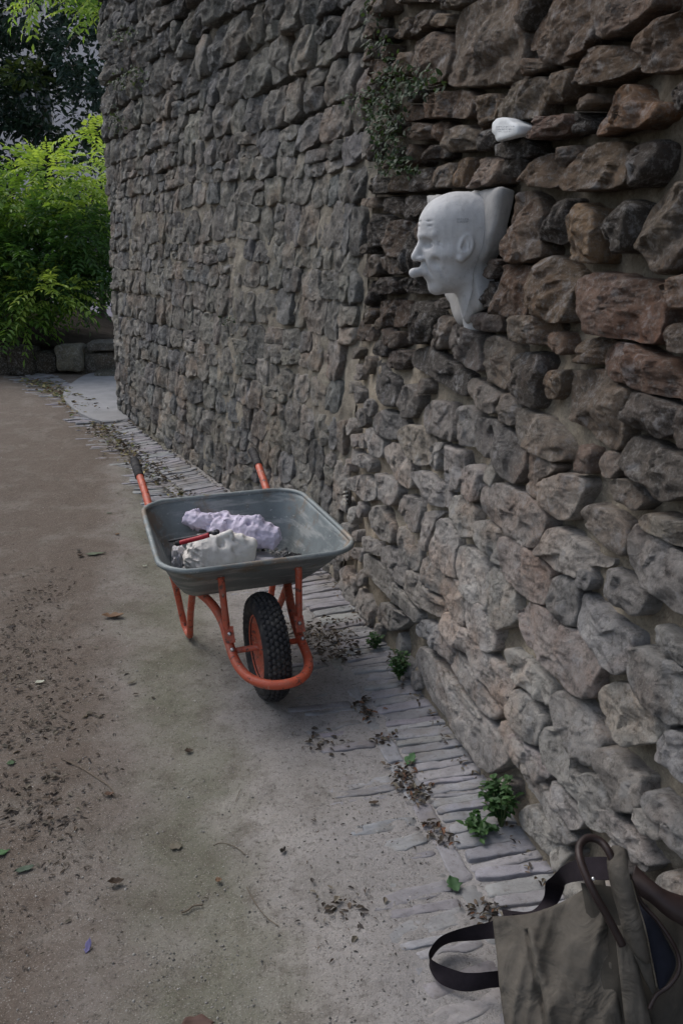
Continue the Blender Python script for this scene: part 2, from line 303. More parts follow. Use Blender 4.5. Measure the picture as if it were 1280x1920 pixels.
# outlines of the stones of the near stretch: crop origin, then "colour, x, y ..." in quarter pixels of the photograph
TR = {
(680, 0): """g 215 -60 215 25 370 20 520 5 520 -60|g 535 -60 535 50 640 80 750 30 760 -60|b 215 190 240 110 320 130 330 200 300 280 230 290 205 260|g 325 125 380 60 480 70 470 190 370 260 310 280 335 200|l 460 180 480 95 590 100 650 120 640 190 540 205|g 320 470 340 310 460 235 610 260 650 400 630 590 500 640 360 600 310 520|g 640 400 680 80 860 -20 1050 -60 1100 100 1170 260 1140 440 1150 600 830 640 690 650 615 590
b 430 740 560 690 760 665 790 740 780 890 600 880 440 890 420 800|t 780 740 930 690 970 740 970 880 860 975 795 970|b 300 970 400 920 490 940 510 1040 400 1050 310 1030|b 500 950 560 905 620 910 600 1100 530 1060 505 1000|g 610 980 720 930 800 980 830 1080 780 1130 640 1140 600 1100|d 830 1060 900 970 970 950 1000 1060 980 1110 900 1140 840 1120|d 1000 1080 1180 1030 1240 1060 1270 1150 1150 1200 1010 1180|d 410 1150 500 1080 600 1120 600 1180 480 1200 420 1190
g 0 220 60 160 110 210 90 270 0 300|g 0 360 80 360 90 440 0 470|b 10 560 60 460 140 440 180 520 150 600 20 640|g 180 520 260 400 320 380 320 560 200 570|b 250 880 250 780 400 780 430 890 330 920|g 20 -60 20 60 90 130 190 90 200 -60|d 120 230 200 200 200 290 130 330""",
(960, 0): """g -150 820 -120 760 -30 640 60 600 170 570 240 620 210 780 190 880 50 905 -100 890|b 50 370 110 130 170 0 180 -60 560 -60 580 100 580 280 470 400 380 450 300 490 210 400|g 580 180 590 0 600 -60 1100 -60 1080 60 900 180 760 260 620 300|b 885 310 980 220 1040 150 1150 110 1280 70 1400 80 1400 480 1150 540 980 560 940 480|b 455 440 510 360 560 335 760 330 860 400 920 500 760 600 560 650 470 620|g 215 700 270 600 330 540 440 505 440 650 400 760 220 790
g 40 560 50 470 110 430 190 480 210 530 100 580|l 510 770 560 720 620 695 650 760 560 835 500 830|o 600 1010 680 840 720 700 810 610 900 700 940 760 1100 760 1110 870 960 960 850 960 740 1000 620 1040|r 75 930 100 890 270 870 430 850 430 960 380 1010 180 1050 110 1020|g 300 1130 420 1070 440 1150 400 1220 330 1270 310 1200|d 800 1160 900 1070 1010 1030 1050 1080 1040 1300 940 1410 850 1400|k 440 840 500 840 590 900 590 1000 450 1010|d 1130 690 1280 560 1400 540 1400 760 1180 840|d 0 60 30 -60 150 -60 90 120 60 250 20 200""",
(680, 300): """d 35 140 110 110 180 140 200 240 120 260 60 240|b 190 170 260 110 330 120 340 230 250 250 200 220|d 340 190 370 90 480 40 530 150 520 220 430 240 350 230|g 510 60 600 10 670 30 670 210 560 210|t 670 60 700 -20 760 -20 750 80 740 210 690 215|l 755 50 765 -20 1010 -20 1030 100 1010 175 850 215 755 215|l 0 290 80 270 110 360 70 365 0 330|d 110 280 200 270 280 340 280 420 190 400 110 350|d 280 280 400 260 500 270 510 340 450 430 340 450 290 400
d 20 420 80 400 170 440 170 640 60 650 20 600|b 170 460 250 440 300 500 290 740 220 720 180 640|d 300 500 400 460 430 560 440 860 290 840 290 650|g 0 750 80 700 110 760 100 870 0 880|b 110 740 190 690 270 780 280 870 150 850|d 70 920 150 870 230 900 240 990 140 1010 70 980|d 240 890 380 860 440 920 510 990 400 1005 260 980|u 510 1070 560 1030 680 1040 690 1110 560 1120|k 0 930 60 900 70 1080 0 1100
b 100 1160 110 1060 200 1040 280 1060 280 1260 140 1240|d 290 1100 350 1060 460 1060 510 1170 500 1300 470 1370 350 1380 300 1280|b 1010 840 1080 770 1220 790 1250 860 1240 1160 1180 1190 1020 1150|d 900 750 960 740 1050 750 1010 830 1000 900 920 860|d 890 900 1000 900 1010 1100 910 1120|u 820 1180 880 1140 1020 1150 1030 1290 940 1300 830 1260|d 1080 -40 1180 -40 1170 150 1080 110""",
(960, 300): """b 360 170 410 50 480 -60 640 -140 760 -150 800 0 830 180 700 220 520 240 400 225|b 50 150 110 0 170 -50 240 -50 290 0 310 100 300 210 130 200 45 160|d 170 560 210 430 270 320 380 280 390 400 385 600 330 640 180 610|t 390 680 390 450 420 360 480 300 560 370 620 350 620 700 610 770 500 770 420 730|d 640 400 700 330 780 290 900 330 900 560 870 680 760 710 700 620 640 530|g 900 620 940 400 1060 200 1200 160 1400 200 1400 500 1280 640 1200 850 1040 860 980 720 890 650
b 120 1060 140 780 240 710 330 750 450 860 400 1000 400 1200 330 1230 200 1170 130 1110|r 470 1000 490 880 600 840 800 880 1050 930 1060 1200 1040 1370 930 1380 740 1320 600 1310 510 1240 470 1100|g 1060 1000 1180 880 1400 840 1400 1110 1200 1120 1110 1060|u 1050 1310 1100 1260 1200 1220 1400 1240 1400 1510 1170 1440 1090 1370|g -110 640 -60 400 -20 240 60 230 150 300 190 400 170 560 200 720 100 770 0 770 -100 700""",
(660, 600): """l 570 200 590 60 660 -40 720 -20 740 20 700 100 690 220 620 225|u 690 180 720 50 780 15 850 60 940 120 950 230 970 400 860 360 760 290|g 940 230 960 140 1040 110 1150 180 1200 270 1180 350 1140 540 1060 500 980 460 950 330|d 1150 540 1190 340 1240 420 1280 520 1260 560 1200 560|d 410 330 430 220 560 200 640 260 740 340 840 420 830 570 760 560 700 490 600 430 500 390|k 150 310 200 300 250 390 310 440 330 650 240 640 170 560 150 450|k 150 180 200 130 260 190 240 280 160 270|b 250 230 370 220 400 300 330 380 250 360
g 335 600 350 510 420 480 500 560 500 640 440 740 380 740 340 660|k 135 750 170 690 260 670 350 730 400 780 330 840 320 910 220 880 150 840|t 335 830 420 780 480 800 600 880 620 930 570 1080 500 1100 420 1020 350 930|g 510 640 600 600 700 620 740 740 760 850 740 920 660 880 570 850 510 760|u 740 700 800 640 880 640 930 740 920 960 850 940 780 880 750 790|l 820 480 860 430 980 470 1100 560 1050 640 1060 710 960 680 850 590|g 1060 640 1130 550 1200 580 1240 660 1180 810 1110 770 1060 700|d 920 760 960 730 1060 750 1170 850 1280 960 1290 1100 1240 1240 1130 1180 1000 1010 930 940
l 570 950 620 910 680 930 640 1010 640 1140 570 1120|l 650 1000 680 930 800 980 830 1060 800 1280 730 1290 690 1180|l 810 1100 900 1080 960 1150 940 1300 900 1380 810 1300|t 220 960 280 920 340 940 420 1030 440 1110 450 1260 400 1270 300 1160 230 1030|g 70 620 110 580 160 610 140 740 90 700|g 80 820 120 800 160 860 220 900 220 1040 150 1030 100 950""",
(960, 600): """g -10 60 0 -30 80 -40 180 -30 290 30 290 140 280 200 180 190 60 170 -10 130|d 0 260 80 240 180 260 200 360 170 500 140 670 80 640 40 590 10 450 -30 360|b 210 600 220 400 240 370 350 370 350 520 300 600|r 280 190 300 80 380 90 400 250 380 270 310 220|b 390 260 480 130 640 130 690 180 650 330 560 350 470 330 400 280|g 360 600 360 380 500 370 640 380 700 430 850 520 870 560 800 700 810 850 780 990 680 950 560 850 470 790 380 750|r 650 300 690 200 750 150 860 180 960 260 1100 310 1180 420 1280 520 1400 560 1400 640 1200 600 1080 570 920 510 850 480 740 440 660 360
u 810 720 870 560 900 530 1000 560 1110 610 1230 680 1250 740 1200 850 1090 900 960 850 800 770|u 1190 760 1230 700 1280 650 1400 620 1400 1010 1250 960 1190 880|u 770 1100 800 980 840 870 900 870 1060 960 1280 1020 1400 1040 1400 1320 1280 1330 1110 1370 1060 1330 960 1240 880 1200|g 5 740 40 660 130 700 220 740 330 870 380 1050 310 1070 200 1020 130 960 30 920 0 830|g 80 1000 110 980 160 1010 330 1090 300 1150 180 1200 190 1300 160 1360 100 1310 80 1150|r 490 920 580 960 570 1180 480 1160 440 1110""",
(960, 900): """l 165 90 180 20 260 -20 380 -60 520 -20 540 60 480 200 430 310 330 290 210 190 170 150|g 690 20 740 -20 840 0 930 130 960 200 900 240 790 190 740 120|b 490 220 560 180 640 210 760 270 820 340 830 480 790 580 700 530 600 440 520 330|l 230 470 250 380 330 340 470 440 590 570 700 600 690 640 640 650 560 650 580 740 560 750 460 740 330 680 220 590 175 540|u 465 660 560 665 590 740 570 830 520 830 470 770|g -220 60 -100 20 20 60 130 130 240 260 250 320 180 520 80 490 -60 400 -170 290 -230 190
r -90 430 -60 420 60 460 230 610 280 700 270 830 240 950 150 920 -20 780 -80 700 -100 560|d 260 880 280 740 360 700 470 760 490 860 460 1110 400 1120 330 1040 260 950|r 50 990 110 910 200 940 350 1070 450 1130 560 1190 640 1330 650 1400 590 1500 590 1620 540 1650 440 1590 380 1510 250 1430 160 1330 110 1210 60 1090|u 470 1030 490 850 560 870 680 990 760 1050 880 1150 890 1200 890 1310 860 1450 790 1460 700 1400 640 1300 560 1220 480 1120|d 680 860 690 660 760 690 900 800 980 880 980 970 930 1030 860 1020 740 930
u 840 640 830 470 900 310 980 380 1090 420 1200 520 1280 560 1400 590 1400 1050 1200 980 1080 860 960 780 870 680|g 910 300 970 250 1100 270 1280 320 1400 330 1400 560 1200 490 1100 410 990 400|d 1040 1080 1100 1090 1200 1190 1290 1260 1400 1320 1400 1480 1200 1340 1060 1240 1040 1170""",
(960, 1200): """d 880 120 890 50 980 60 1060 130 1200 150 1400 300 1400 650 1240 640 1160 650 1100 570 930 420 880 260|g 600 430 640 360 760 320 860 330 960 440 1080 540 1160 640 1090 770 1000 790 830 810 760 740 680 600 620 520|u 1090 760 1160 660 1280 700 1400 740 1400 1180 1250 1060 1150 950 1080 900|g 280 480 290 410 360 370 520 490 570 590 640 780 620 880 600 960 540 960 430 870 390 780 330 660|b 610 890 630 810 690 820 770 900 850 1000 930 1030 930 1130 960 1270 900 1320 760 1280 700 1110 660 1020
g 190 740 220 650 300 700 380 820 440 1000 600 1000 700 1120 760 1280 780 1420 740 1440 640 1440 530 1340 470 1230 380 1080 290 1010 220 910|l 0 60 130 180 250 290 290 380 270 510 160 450 50 350 -20 260 -60 60|g -40 400 40 360 110 430 220 600 210 720 170 810 100 770 0 640 -60 540|l -20 700 30 690 120 800 230 930 290 1040 260 1060 160 980 60 860 -40 780|g 0 830 60 880 150 1000 240 1110 240 1150 150 1080 60 970 0 900|l 240 1110 280 1050 330 1090 400 1160 470 1270 530 1380 480 1440 430 1430 370 1380 310 1270 260 1180""",
(960, 1440): """l 60 60 80 30 120 50 240 170 300 270 400 440 440 520 460 560 400 590 350 540 280 400 190 230 100 130|l 20 370 30 320 80 290 160 300 230 400 330 520 380 600 440 660 330 790 280 720 200 580 110 500 50 450|g 600 300 720 310 840 420 960 560 1020 680 1060 760 960 680 860 600 760 560 680 470 600 380|g 930 270 1000 350 1100 480 1110 560 1000 520 900 400 860 300|d 1000 160 1100 220 1240 370 1400 520 1400 780 1280 720 1200 620 1120 520 1110 440 1000 300 960 220|g 1040 850 1120 760 1200 820 1280 950 1400 1060 1400 1160 1200 1000 1050 930|g 860 580 960 640 1040 740 1000 800 880 680""",
(640, 900): """d 415 160 440 120 500 110 590 180 600 240 580 400 540 390 460 270 425 230|l 580 420 590 250 640 230 740 235 690 300 650 430 640 540 600 530|l 650 470 690 320 740 280 800 360 850 460 850 740 790 710 700 640 650 560|l 830 220 840 120 900 110 1000 210 990 430 900 440 850 360|g 990 310 1090 300 1200 400 1190 660 1120 620 1040 520 1000 440|l 845 560 870 490 960 500 1050 590 1090 700 1090 980 1040 980 940 880 880 770|g 395 370 450 340 540 430 590 470 580 640 550 700 480 640 410 530|b 190 260 240 190 300 200 390 350 390 480 310 460 220 370|g 170 510 160 420 220 440 300 500 300 590 220 550
g 300 620 310 490 370 490 470 620 450 810 400 770 340 680|g 170 690 170 540 290 640 400 790 470 880 570 1000 560 1080 480 1010 350 880 220 760|b 455 760 470 670 540 690 640 820 740 930 770 1060 690 1020 560 950 470 840|g 590 600 640 560 700 640 750 720 740 880 650 830 590 740|g 750 850 750 730 820 730 890 800 910 900 910 1110 860 1080 820 980|l 900 1000 910 900 960 910 1100 980 1150 1100 1140 1280 1080 1300 990 1240 920 1120|g 1085 700 1130 650 1280 760 1290 900 1320 1070 1200 1130 1110 1070 1100 850|u 540 1110 590 1040 700 1100 800 1200 850 1290 920 1380 880 1430 760 1330 640 1230 560 1170
g 280 920 350 930 470 1020 500 1060 420 1140 330 1110 270 1040|l 750 1100 760 980 820 1000 900 1110 960 1180 1060 1290 1100 1400 1040 1400 920 1310 820 1220|g 500 -60 610 -70 700 -10 780 60 830 120 810 220 720 200 620 160 560 50|g 250 20 250 -50 330 -30 430 20 430 120 370 210 300 150 260 100|g 30 60 40 -20 150 -40 250 40 250 150 180 160 90 90|u 770 0 780 -60 880 -50 880 90 810 80|l 885 100 890 -20 1020 -10 1050 60 1000 170 930 110|d 90 560 100 500 170 520 165 620 110 600""",
(680, 1200): """l 390 150 420 60 460 80 560 180 660 330 780 420 860 540 960 640 1090 880 1030 960 940 990 860 920 720 760 680 690 600 580 500 440|l 600 0 680 50 760 180 860 290 960 450 1030 560 960 600 860 480 760 350 640 180|g 780 130 800 60 870 50 980 150 1080 250 1150 330 1090 400 1080 560 1000 490 940 360 860 270|g 970 690 1040 600 1120 700 1200 800 1280 880 1330 960 1330 1080 1240 1040 1100 860 980 750|l 440 60 560 180 620 270 700 340 760 400 900 580 880 600 760 470 640 340 520 200"""}
def pip(P, X, Y):                            # points in polygon
    x0, y0 = P[:, 0], P[:, 1]; x1, y1 = np.roll(x0, -1), np.roll(y0, -1); c = np.zeros(np.shape(X), bool)
    for a, b, d, e in zip(x0, y0, x1, y1):
        if b == e: continue
        c ^= ((b > Y) != (e > Y)) & (X < (d-a)*(Y-b)/(e-b)+a)
    return c
rng = np.random.RandomState(11)
STN = []                                     # (polygon (s,z), colour key or rgb, protrusion, edge radius, near?)
for (ox, oy), txt in TR.items():
    for q in txt.replace('\n', '|').split('|'):
        w_ = q.split(); k = w_[0]; a = np.array([float(x) for x in w_[1:]]).reshape(-1, 2)/4+np.array([ox, oy])
        s, z = whit(a[:, 0], a[:, 1], .012); P = np.stack([s, z], 1)
        STN.append([P, k])
TRACED = [p for p, _ in STN]
PLAQUE = np.stack(whit(*(np.array([970, 920, 1000, 885, 1040, 878, 1085, 885, 1110, 915, 1140, 922, 1160, 950, 1158, 1005, 1140, 1020, 1110, 1032, 1060, 1048, 1000, 1062, 985, 1020, 965, 990]).reshape(-1, 2)/4+[680, 0]).T, .052), 1)
PLATE = np.stack(whit(*np.array([(806, 366), (850, 362), (905, 356), (946, 349), (944, 372), (935, 410), (926, 452), (916, 480), (906, 495), (905, 522), (911, 560), (906, 583), (894, 590), (884, 608), (868, 613), (858, 600), (850, 575), (840, 556), (830, 500), (812, 440)]).T, .008), 1)
def occupied(S, Z, polys):
    c = np.zeros(np.shape(S), bool)
    for P in polys:
        a = P.min(0); b = P.max(0); m = (S > a[0]) & (S < b[0]) & (Z > a[1]) & (Z < b[1])
        if m.any(): c[m] |= pip(P, S[m], Z[m])
    return c
def courses(s0, s1, z0, z1, hmin, hmax, wmin, wmax, sd_):
    r = np.random.RandomState(sd_); out = []; z = z0
    def wav(z_, s_): return .018*np.sin(s_*2.1+z_*5)+.012*np.sin(s_*5.3+z_*11+1)
    while z < z1:
        h = r.uniform(hmin, hmax); s = s0-r.uniform(0, wmax)
        while s < s1:
            w_ = r.uniform(wmin, wmax)*(.7+.5*h/hmax)
            n = 1 if r.rand() > .22 or h < .1 else 2
            zs = [0, 1] if n == 1 else [0, r.uniform(.4, .6), 1]
            for a, b in zip(zs, zs[1:]):
                g = .006; c = []
                for (u, v) in ((0, 0), (.35, -.03), (.7, .02), (1, 0), (1.03, .5), (1, 1), (.65, 1.03), (.3, .98), (0, 1), (-.02, .5)):
                    cut = .12 if (u in (0, 1) and v in (0, 1)) else 0
                    su = s+g+(w_-2*g)*(u+(cut if u == 0 else -cut if u == 1 else 0)*r.uniform(.2, 1))+r.normal(0, .009)
                    vv = v+(cut if v == 0 else -cut if v == 1 else 0)*r.uniform(0, .8)
                    zz = z+(a+(b-a)*vv)*h+r.normal(0, .008)
                    c.append((su, zz+wav(z, su)))
                out.append(np.array(c))
            s += w_
        z += h
    return out
# near stretch: fill between and beyond the traced stones
fill = courses(SJ, SMAX, .0, 4.7, .1, .21, .16, .36, 5)
_S, _Z = np.meshgrid(np.linspace(0, 1, 5), np.linspace(0, 1, 5))
for P in fill:
    lo, hi = P.min(0), P.max(0); S = lo[0]+(hi[0]-lo[0])*_S; Z = lo[1]+(hi[1]-lo[1])*_Z
    if not occupied(S, Z, TRACED+[PLATE, PLAQUE]).any() and P[:, 0].min() > SJ-.02:
        STN.append([P, str(rng.choice(list('gggbdblgu')))])
# small packing stones in the gaps
cand = np.stack([rng.uniform(SJ, 7.1, 5000), rng.uniform(.02, 2.9, 5000)], 1); rr = rng.uniform(.016, .045, 5000)
polys = [p for p, _ in STN]+[PLATE, PLAQUE]; added = 0
ang = np.linspace(0, 2*math.pi, 8, endpoint=False)
CA = cand[:, None, :]+rr[:, None, None]*np.stack([np.cos(ang)*1.25, np.sin(ang)*.9], -1)[None]*1.0
occ = occupied(CA[..., 0], CA[..., 1], polys).any(1) | occupied(cand[:, 0], cand[:, 1], polys)
small = []
for i in np.argsort(-rr):
    if occ[i] or added > 70: continue
    if any(np.hypot(*(cand[i]-c)) < 1.15*(rr[i]+r_) for c, r_ in small): continue
    small.append((cand[i], rr[i])); added += 1
    STN.append([CA[i]*1+rng.normal(0, .007, (8, 2)), str(rng.choice(list('gbdlg')))])
NEAR = STN
FAR = []
for P in courses(.02, SJ-.02, .0, 4.7, .11, .22, .10, .27, 21):
    if P[:, 0].max() > SJ+.02: continue
    if P[:, 0].min() < -.04: P = np.c_[np.maximum(P[:, 0], -.02+rng.uniform(-.03, .02)), P[:, 1]]
    if np.ptp(P[:, 0]) < .05: continue
    FAR.append([P, str(rng.choice(list('gggggdlguu')))])
def expo(s, z):                              # 0 joints filled flush ... 1 joints raked out
    n = fbm(V3(s*1.3, z*1.3, 3.3), 3)
    e_near = .24+.7*sstep(.9, 1.5, z)*sstep(SJ-.3, SJ+.3, s)
    e_far = .2+.75*sstep(1.7, 2.6, z)+.25*sstep(.5, .0, z)*0
    return np.clip(np.where(s > SJ, e_near, e_far)+n*.55, 0, 1)
def resample(P, n):
    Q = np.vstack([P, P[:1]]); l = np.r_[0, np.cumsum(np.linalg.norm(np.diff(Q, axis=0), axis=1))]
    t = np.linspace(0, l[-1], n, endpoint=False); return np.stack([np.interp(t, l, Q[:, 0]), np.interp(t, l, Q[:, 1])], 1), l[-1]
def chaikin(P, k=1, a=.22):
    for _ in range(k):
        N = np.roll(P, -1, 0); P = np.stack([P*(1-a)+N*a, P*a+N*(1-a)], 1).reshape(-1, 2)
    return P
def build_stones(L, res, seed, hb, hr, rad=(.012, .03), strata=0., grow=1.05, rough=1., ntr=9999, flat=None):
    r = np.random.RandomState(seed); S = []; Z = []; D = []; ID = []; info = []; E = []; nn = 0
    for i, (P, k) in enumerate(L):
        P = chaikin(np.asarray(P), 1, .16); cen = P.mean(0); P = cen+(P-cen)*(grow if i < ntr else 1.05)
        _, per = resample(P, 8); n = int(np.clip(per/res, 14, 90)); Q, _ = resample(P, n)
        c = cen; rl = np.linalg.norm(Q-c, axis=1); rm = rl.mean()
        ins = max(.9, 1-.004/rm); K = int(np.clip(rm/res*1.25, 4, 18))
        Rr = r.uniform(*rad)*min(1, rm/.06)
        fl = 1. if flat is None else flat(cen[0], cen[1]); h = hb+r.uniform(-.5, 1)*hr*fl
        es = np.r_[0, Rr*.12, Rr*.35, Rr*.75, np.linspace(Rr*1.2, rm, K)[:-1]]; ts = np.r_[1.04, 1-es/rm]; ts = ts[(ts > .04)]
        fac = [(math.cos(q)*g_, math.sin(q)*g_, r.uniform(.1, .75)*rm*g_*.9) for q, g_ in zip(r.uniform(0, 6.28, 8), r.choice([.12, .2, .35, .7, 1.1], 8)*r.uniform(.7, 1.2, 8))]; tiltz = r.uniform(.05, .32); tilts = r.normal(0, .12); sx = r.normal(0, .55*rm, (9, 2))*[1.2, .8]; so_k = r.uniform(-.0045, .0045, 9); sa = r.normal(0, .16, (9, 2))
        for a, t in enumerate(ts):
            p = c+(Q-c)*ins*t; e = max(0, (1-t))*rl; e = np.minimum(e, rm)
            x = np.clip(1-e/Rr, 0, 1); d = h-Rr*(1-np.sqrt(np.maximum(0, 1-x*x)))
            lx = p[:, 0]-c[0]; lz = p[:, 1]-c[1]; f = np.full(n, .02)
            for (fa, fb, f0) in fac: f = np.minimum(f, f0+fa*lx+fb*lz)
            d = d+(np.clip(f, -.026, .02)-tiltz*np.clip(lz, -.07, .07)+tilts*np.clip(lx, -.09, .09))*fl
            q2 = ((lx[:, None]-sx[:, 0])**2+(lz[:, None]-sx[:, 1])**2); ww = np.exp(-(q2-q2.min(1, keepdims=True))/(.05*rm)**2); pk = so_k+sa[:, 0]*(lx[:, None]-sx[:, 0])+sa[:, 1]*(lz[:, None]-sx[:, 1]); d = d+np.clip((ww*pk).sum(1)/ww.sum(1), -.010, .010)*(.6+.4*fl)*min(1, rm/.05)
            if a == 0: d = np.full(n, -.11)
            S.append(p[:, 0]); Z.append(p[:, 1]); D.append(d); ID.append(np.full(n, i)); E.append(np.full(n, 0. if a == 0 else min(1, .35+e.mean()/Rr*.65)*(.45+.55*fl)))
        S.append([c[0]]); Z.append([c[1]]); D.append([h+min(.02, max(-.026, min(f0 for _, _, f0 in fac)))]); ID.append([i]); E.append([1])
        m = len(ts); F = gridf(m, n, False, True)[:, ::-1]; last = (m-1)*n
        tri = [(last+j, last+(j+1) % n, m*n) for j in range(n)]
        info.append((nn, m*n+1, [tuple(q) for q in F]+tri, k)); nn += m*n+1
    S, Z, D, ID, E = [np.concatenate(x) for x in (S, Z, D, ID, E)]
    sid = ID*3.71
    S2 = S+.0065*fbm(V3(S*20, Z*20, sid+40), 4); Z2 = Z+.0065*fbm(V3(S*20, Z*20, sid+80), 4)
    D = D+E*rough*(.011*ridged(V3(S*10, Z*14, sid), 4)-.004+.008*fbm(V3(S*30, Z*(30+strata), sid+9), 4)+.003*fbm(V3(S*110, Z*(110+strata), sid+5), 2))
    return wp(S2, Z2, D), ID, info
stone_m = mat_stone(); mortar_m = mat_mortar()
def ctint(k, r, z=1.):
    c = np.array(TC[k]); return np.clip(c*r.uniform(.85, 1.15)*(1+r.normal(0, .018, 3)), .02, .8)
for _n in range(1): pass
near_w = empty('stone_wall', (*wbase(6.)[0], 0), 'near stretch of old rubble wall with big dark rounded stones and deep joints', 'wall')
far_w = empty('stone_wall', (*wbase(2.)[0], 0), 'farther stretch of old rubble wall, small stones half buried in sandy mortar', 'wall')
def zonef(c, parent):                         # shade painted into stone tints: lighter low down, darker and browner higher up
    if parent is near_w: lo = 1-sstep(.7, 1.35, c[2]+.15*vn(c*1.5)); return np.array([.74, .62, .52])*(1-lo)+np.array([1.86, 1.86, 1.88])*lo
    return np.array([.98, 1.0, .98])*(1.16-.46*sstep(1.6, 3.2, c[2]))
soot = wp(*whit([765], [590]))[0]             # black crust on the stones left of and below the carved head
def emit(V, ID, info, parent, seed, limit):
    r = np.random.RandomState(seed)
    cen = np.array([V[a:a+n].mean(0) for a, n, _, _ in info]); order = np.argsort(np.linalg.norm(cen-np.array([0, 0, CH]), axis=1)); pc = proj(cen)
    vis = (pc[:, 0] > -20) & (pc[:, 0] < 1310) & (pc[:, 1] > -20) & (pc[:, 1] < 1950)
    order = [i for i in order if vis[i]]+[i for i in order if not vis[i]]
    rest = MB()
    for rank, i in enumerate(order):
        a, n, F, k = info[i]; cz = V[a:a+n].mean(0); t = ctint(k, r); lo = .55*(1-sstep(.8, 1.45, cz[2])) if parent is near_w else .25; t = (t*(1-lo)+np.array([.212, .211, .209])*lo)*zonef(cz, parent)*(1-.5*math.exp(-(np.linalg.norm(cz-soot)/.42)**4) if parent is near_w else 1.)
        if rank < limit: mesh('stone', V[a:a+n], F, stone_m, parent, tint=t)
        else: rest.add(V[a:a+n], F, t)
    if rest.n: o = rest.build('stones', stone_m, parent); o['kind'] = 'stuff'
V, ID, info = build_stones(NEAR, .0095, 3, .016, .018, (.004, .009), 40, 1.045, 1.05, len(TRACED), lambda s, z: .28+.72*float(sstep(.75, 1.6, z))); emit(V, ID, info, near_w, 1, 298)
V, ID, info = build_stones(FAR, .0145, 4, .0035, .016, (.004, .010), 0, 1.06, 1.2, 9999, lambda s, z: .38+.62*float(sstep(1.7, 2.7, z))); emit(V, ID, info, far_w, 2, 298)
def mortar(s0, s1, step, parent, name='mortar'):
    s = np.arange(s0, s1+1e-6, step); z = np.arange(-.1, 4.75, step); S, Z = np.meshgrid(s, z, indexing='ij'); e = expo(S, Z)
    D = -.012-.052*e-.004*(S > SJ)+.020*fbm(V3(S*12, Z*12, 5), 5, .6)+.02*fbm(V3(S*4, Z*4, 9), 2)+.007*fbm(V3(S*50, Z*50, 2), 3)
    D = np.where(Z < .06, np.maximum(D, -.01), D)
    P = wp(S, Z, D).reshape(-1, 3)
    t = (1.28-.85*e)[..., None]*np.ones(3)
    t = t*(1. if s0 > 1 else np.array([.80, .83, .86])); o = mesh(name, P, gridf(len(s), len(z)), mortar_m, parent, tint=t.reshape(-1, 3)); return o
mortar(SJ, SMAX-.02, .0135, near_w); mortar(-.0, SJ, .017, far_w)
# body of the wall behind its face, so that it has its real thickness from the side
def slab_body(s0, s1, parent):
    s = np.linspace(s0, s1, 30); top = 4.74; p0 = wp(s, -.1, -.09); p1 = wp(s, top, -.09); q1 = wp(s, top, -.85); q0 = wp(s, -.1, -1.3)
    V = np.stack([p0, p1, q1, q0], 1).reshape(-1, 3); F = gridf(30, 4, False, True).tolist()+[[0, 1, 2, 3], [119, 118, 117, 116]]
    return mesh('core', V, F, mortar_m, parent, tint=(.6, .6, .6), smooth=False)
slab_body(.03, SJ, far_w); slab_body(SJ, SMAX, near_w)
# ------------------------------------------------------------------ ground with the shallow paved drain along the wall foot
def polydist(X, Y, L):                       # distance to a polyline and parameter along it
    X = np.asarray(X, float); best = np.full(X.shape, 1e9); par = np.zeros(X.shape); l = 0
    for a, b in zip(L[:-1], L[1:]):
        d = b-a; n = np.hypot(*d); t = np.clip(((X-a[0])*d[0]+(Y-a[1])*d[1])/n**2, 0, 1)
        q = np.hypot(X-a[0]-t*d[0], Y-a[1]-t*d[1]); m = q < best; best = np.where(m, q, best); par = np.where(m, l+t*n, par); l += n
    return best, par
_s = np.linspace(0.1, 8.2, 34); _b, _tt, _nn = wbase(_s)
_far = at(np.array([62, 102, 150, 192]), np.array([709, 731, 758, 786]))[:, :2]
DR = np.vstack([[-4.6, 11.2], _far, _b+_nn*np.interp(_s, [3.2, 5.2], [.29, .215])[:, None]]); DR = crom(np.c_[DR, np.zeros(len(DR))], 3)[:, :2]
_dl = np.r_[0, np.cumsum(np.linalg.norm(np.diff(DR, axis=0), axis=1))]
def drp(q):
    x = np.interp(q, _dl, DR[:, 0]); y = np.interp(q, _dl, DR[:, 1]); e = .06
    t = np.stack([np.interp(q+e, _dl, DR[:, 0])-np.interp(q-e, _dl, DR[:, 0]), np.interp(q+e, _dl, DR[:, 1])-np.interp(q-e, _dl, DR[:, 1])], -1); t = norm(t)
    return np.stack([x, y], -1), t, np.stack([t[..., 1], -t[..., 0]], -1)
def gz(X, Y):
    d, _ = polydist(X, Y, DR)
    z = -.0245*np.clip(1-d/.30, 0, 1)
    rut = -.012*np.exp(-((X+.23*Y-.04)/.14)**2)
    far = sstep(7, 14, Y)*0
    return z+rut+.012*fbm(V3(X*.9, Y*.9, 1), 2)*sstep(.3, .6, d)+far
fine = np.arange(-3.0, 1.1, .0145)
xs = np.r_[-400, -160, -70, -30, -15, -9, -6.5, np.arange(-5.2, -3.0, .08), fine, 1.2, 2, 4, 9, 20, 60, 160, 400]
ys = np.r_[-60, -20, -8, -3, -1.2, 0, .6, np.arange(.9, 5.6, .0145), np.arange(5.6, 12, .035), np.arange(12, 20, .5), 24, 32, 50, 90, 200, 600, 1400]
X, Y = np.meshgrid(xs, ys, indexing='ij'); Z = gz(X, Y)
Z += (.0034*fbm(V3(X*24, Y*24, 3), 4)+.0024*fbm(V3(X*70, Y*70, 6), 2)+.004*fbm(V3(X*5, Y*5, 8), 3))*(np.abs(X) < 6)*(Y < 12)
m = M('packed sandy earth'); n0 = m.noise(1.1, 5, .6); n1 = m.noise(6, 6, .65); n2 = m.noise(60, 5, .75); n3 = m.noise(260, 3, .7)
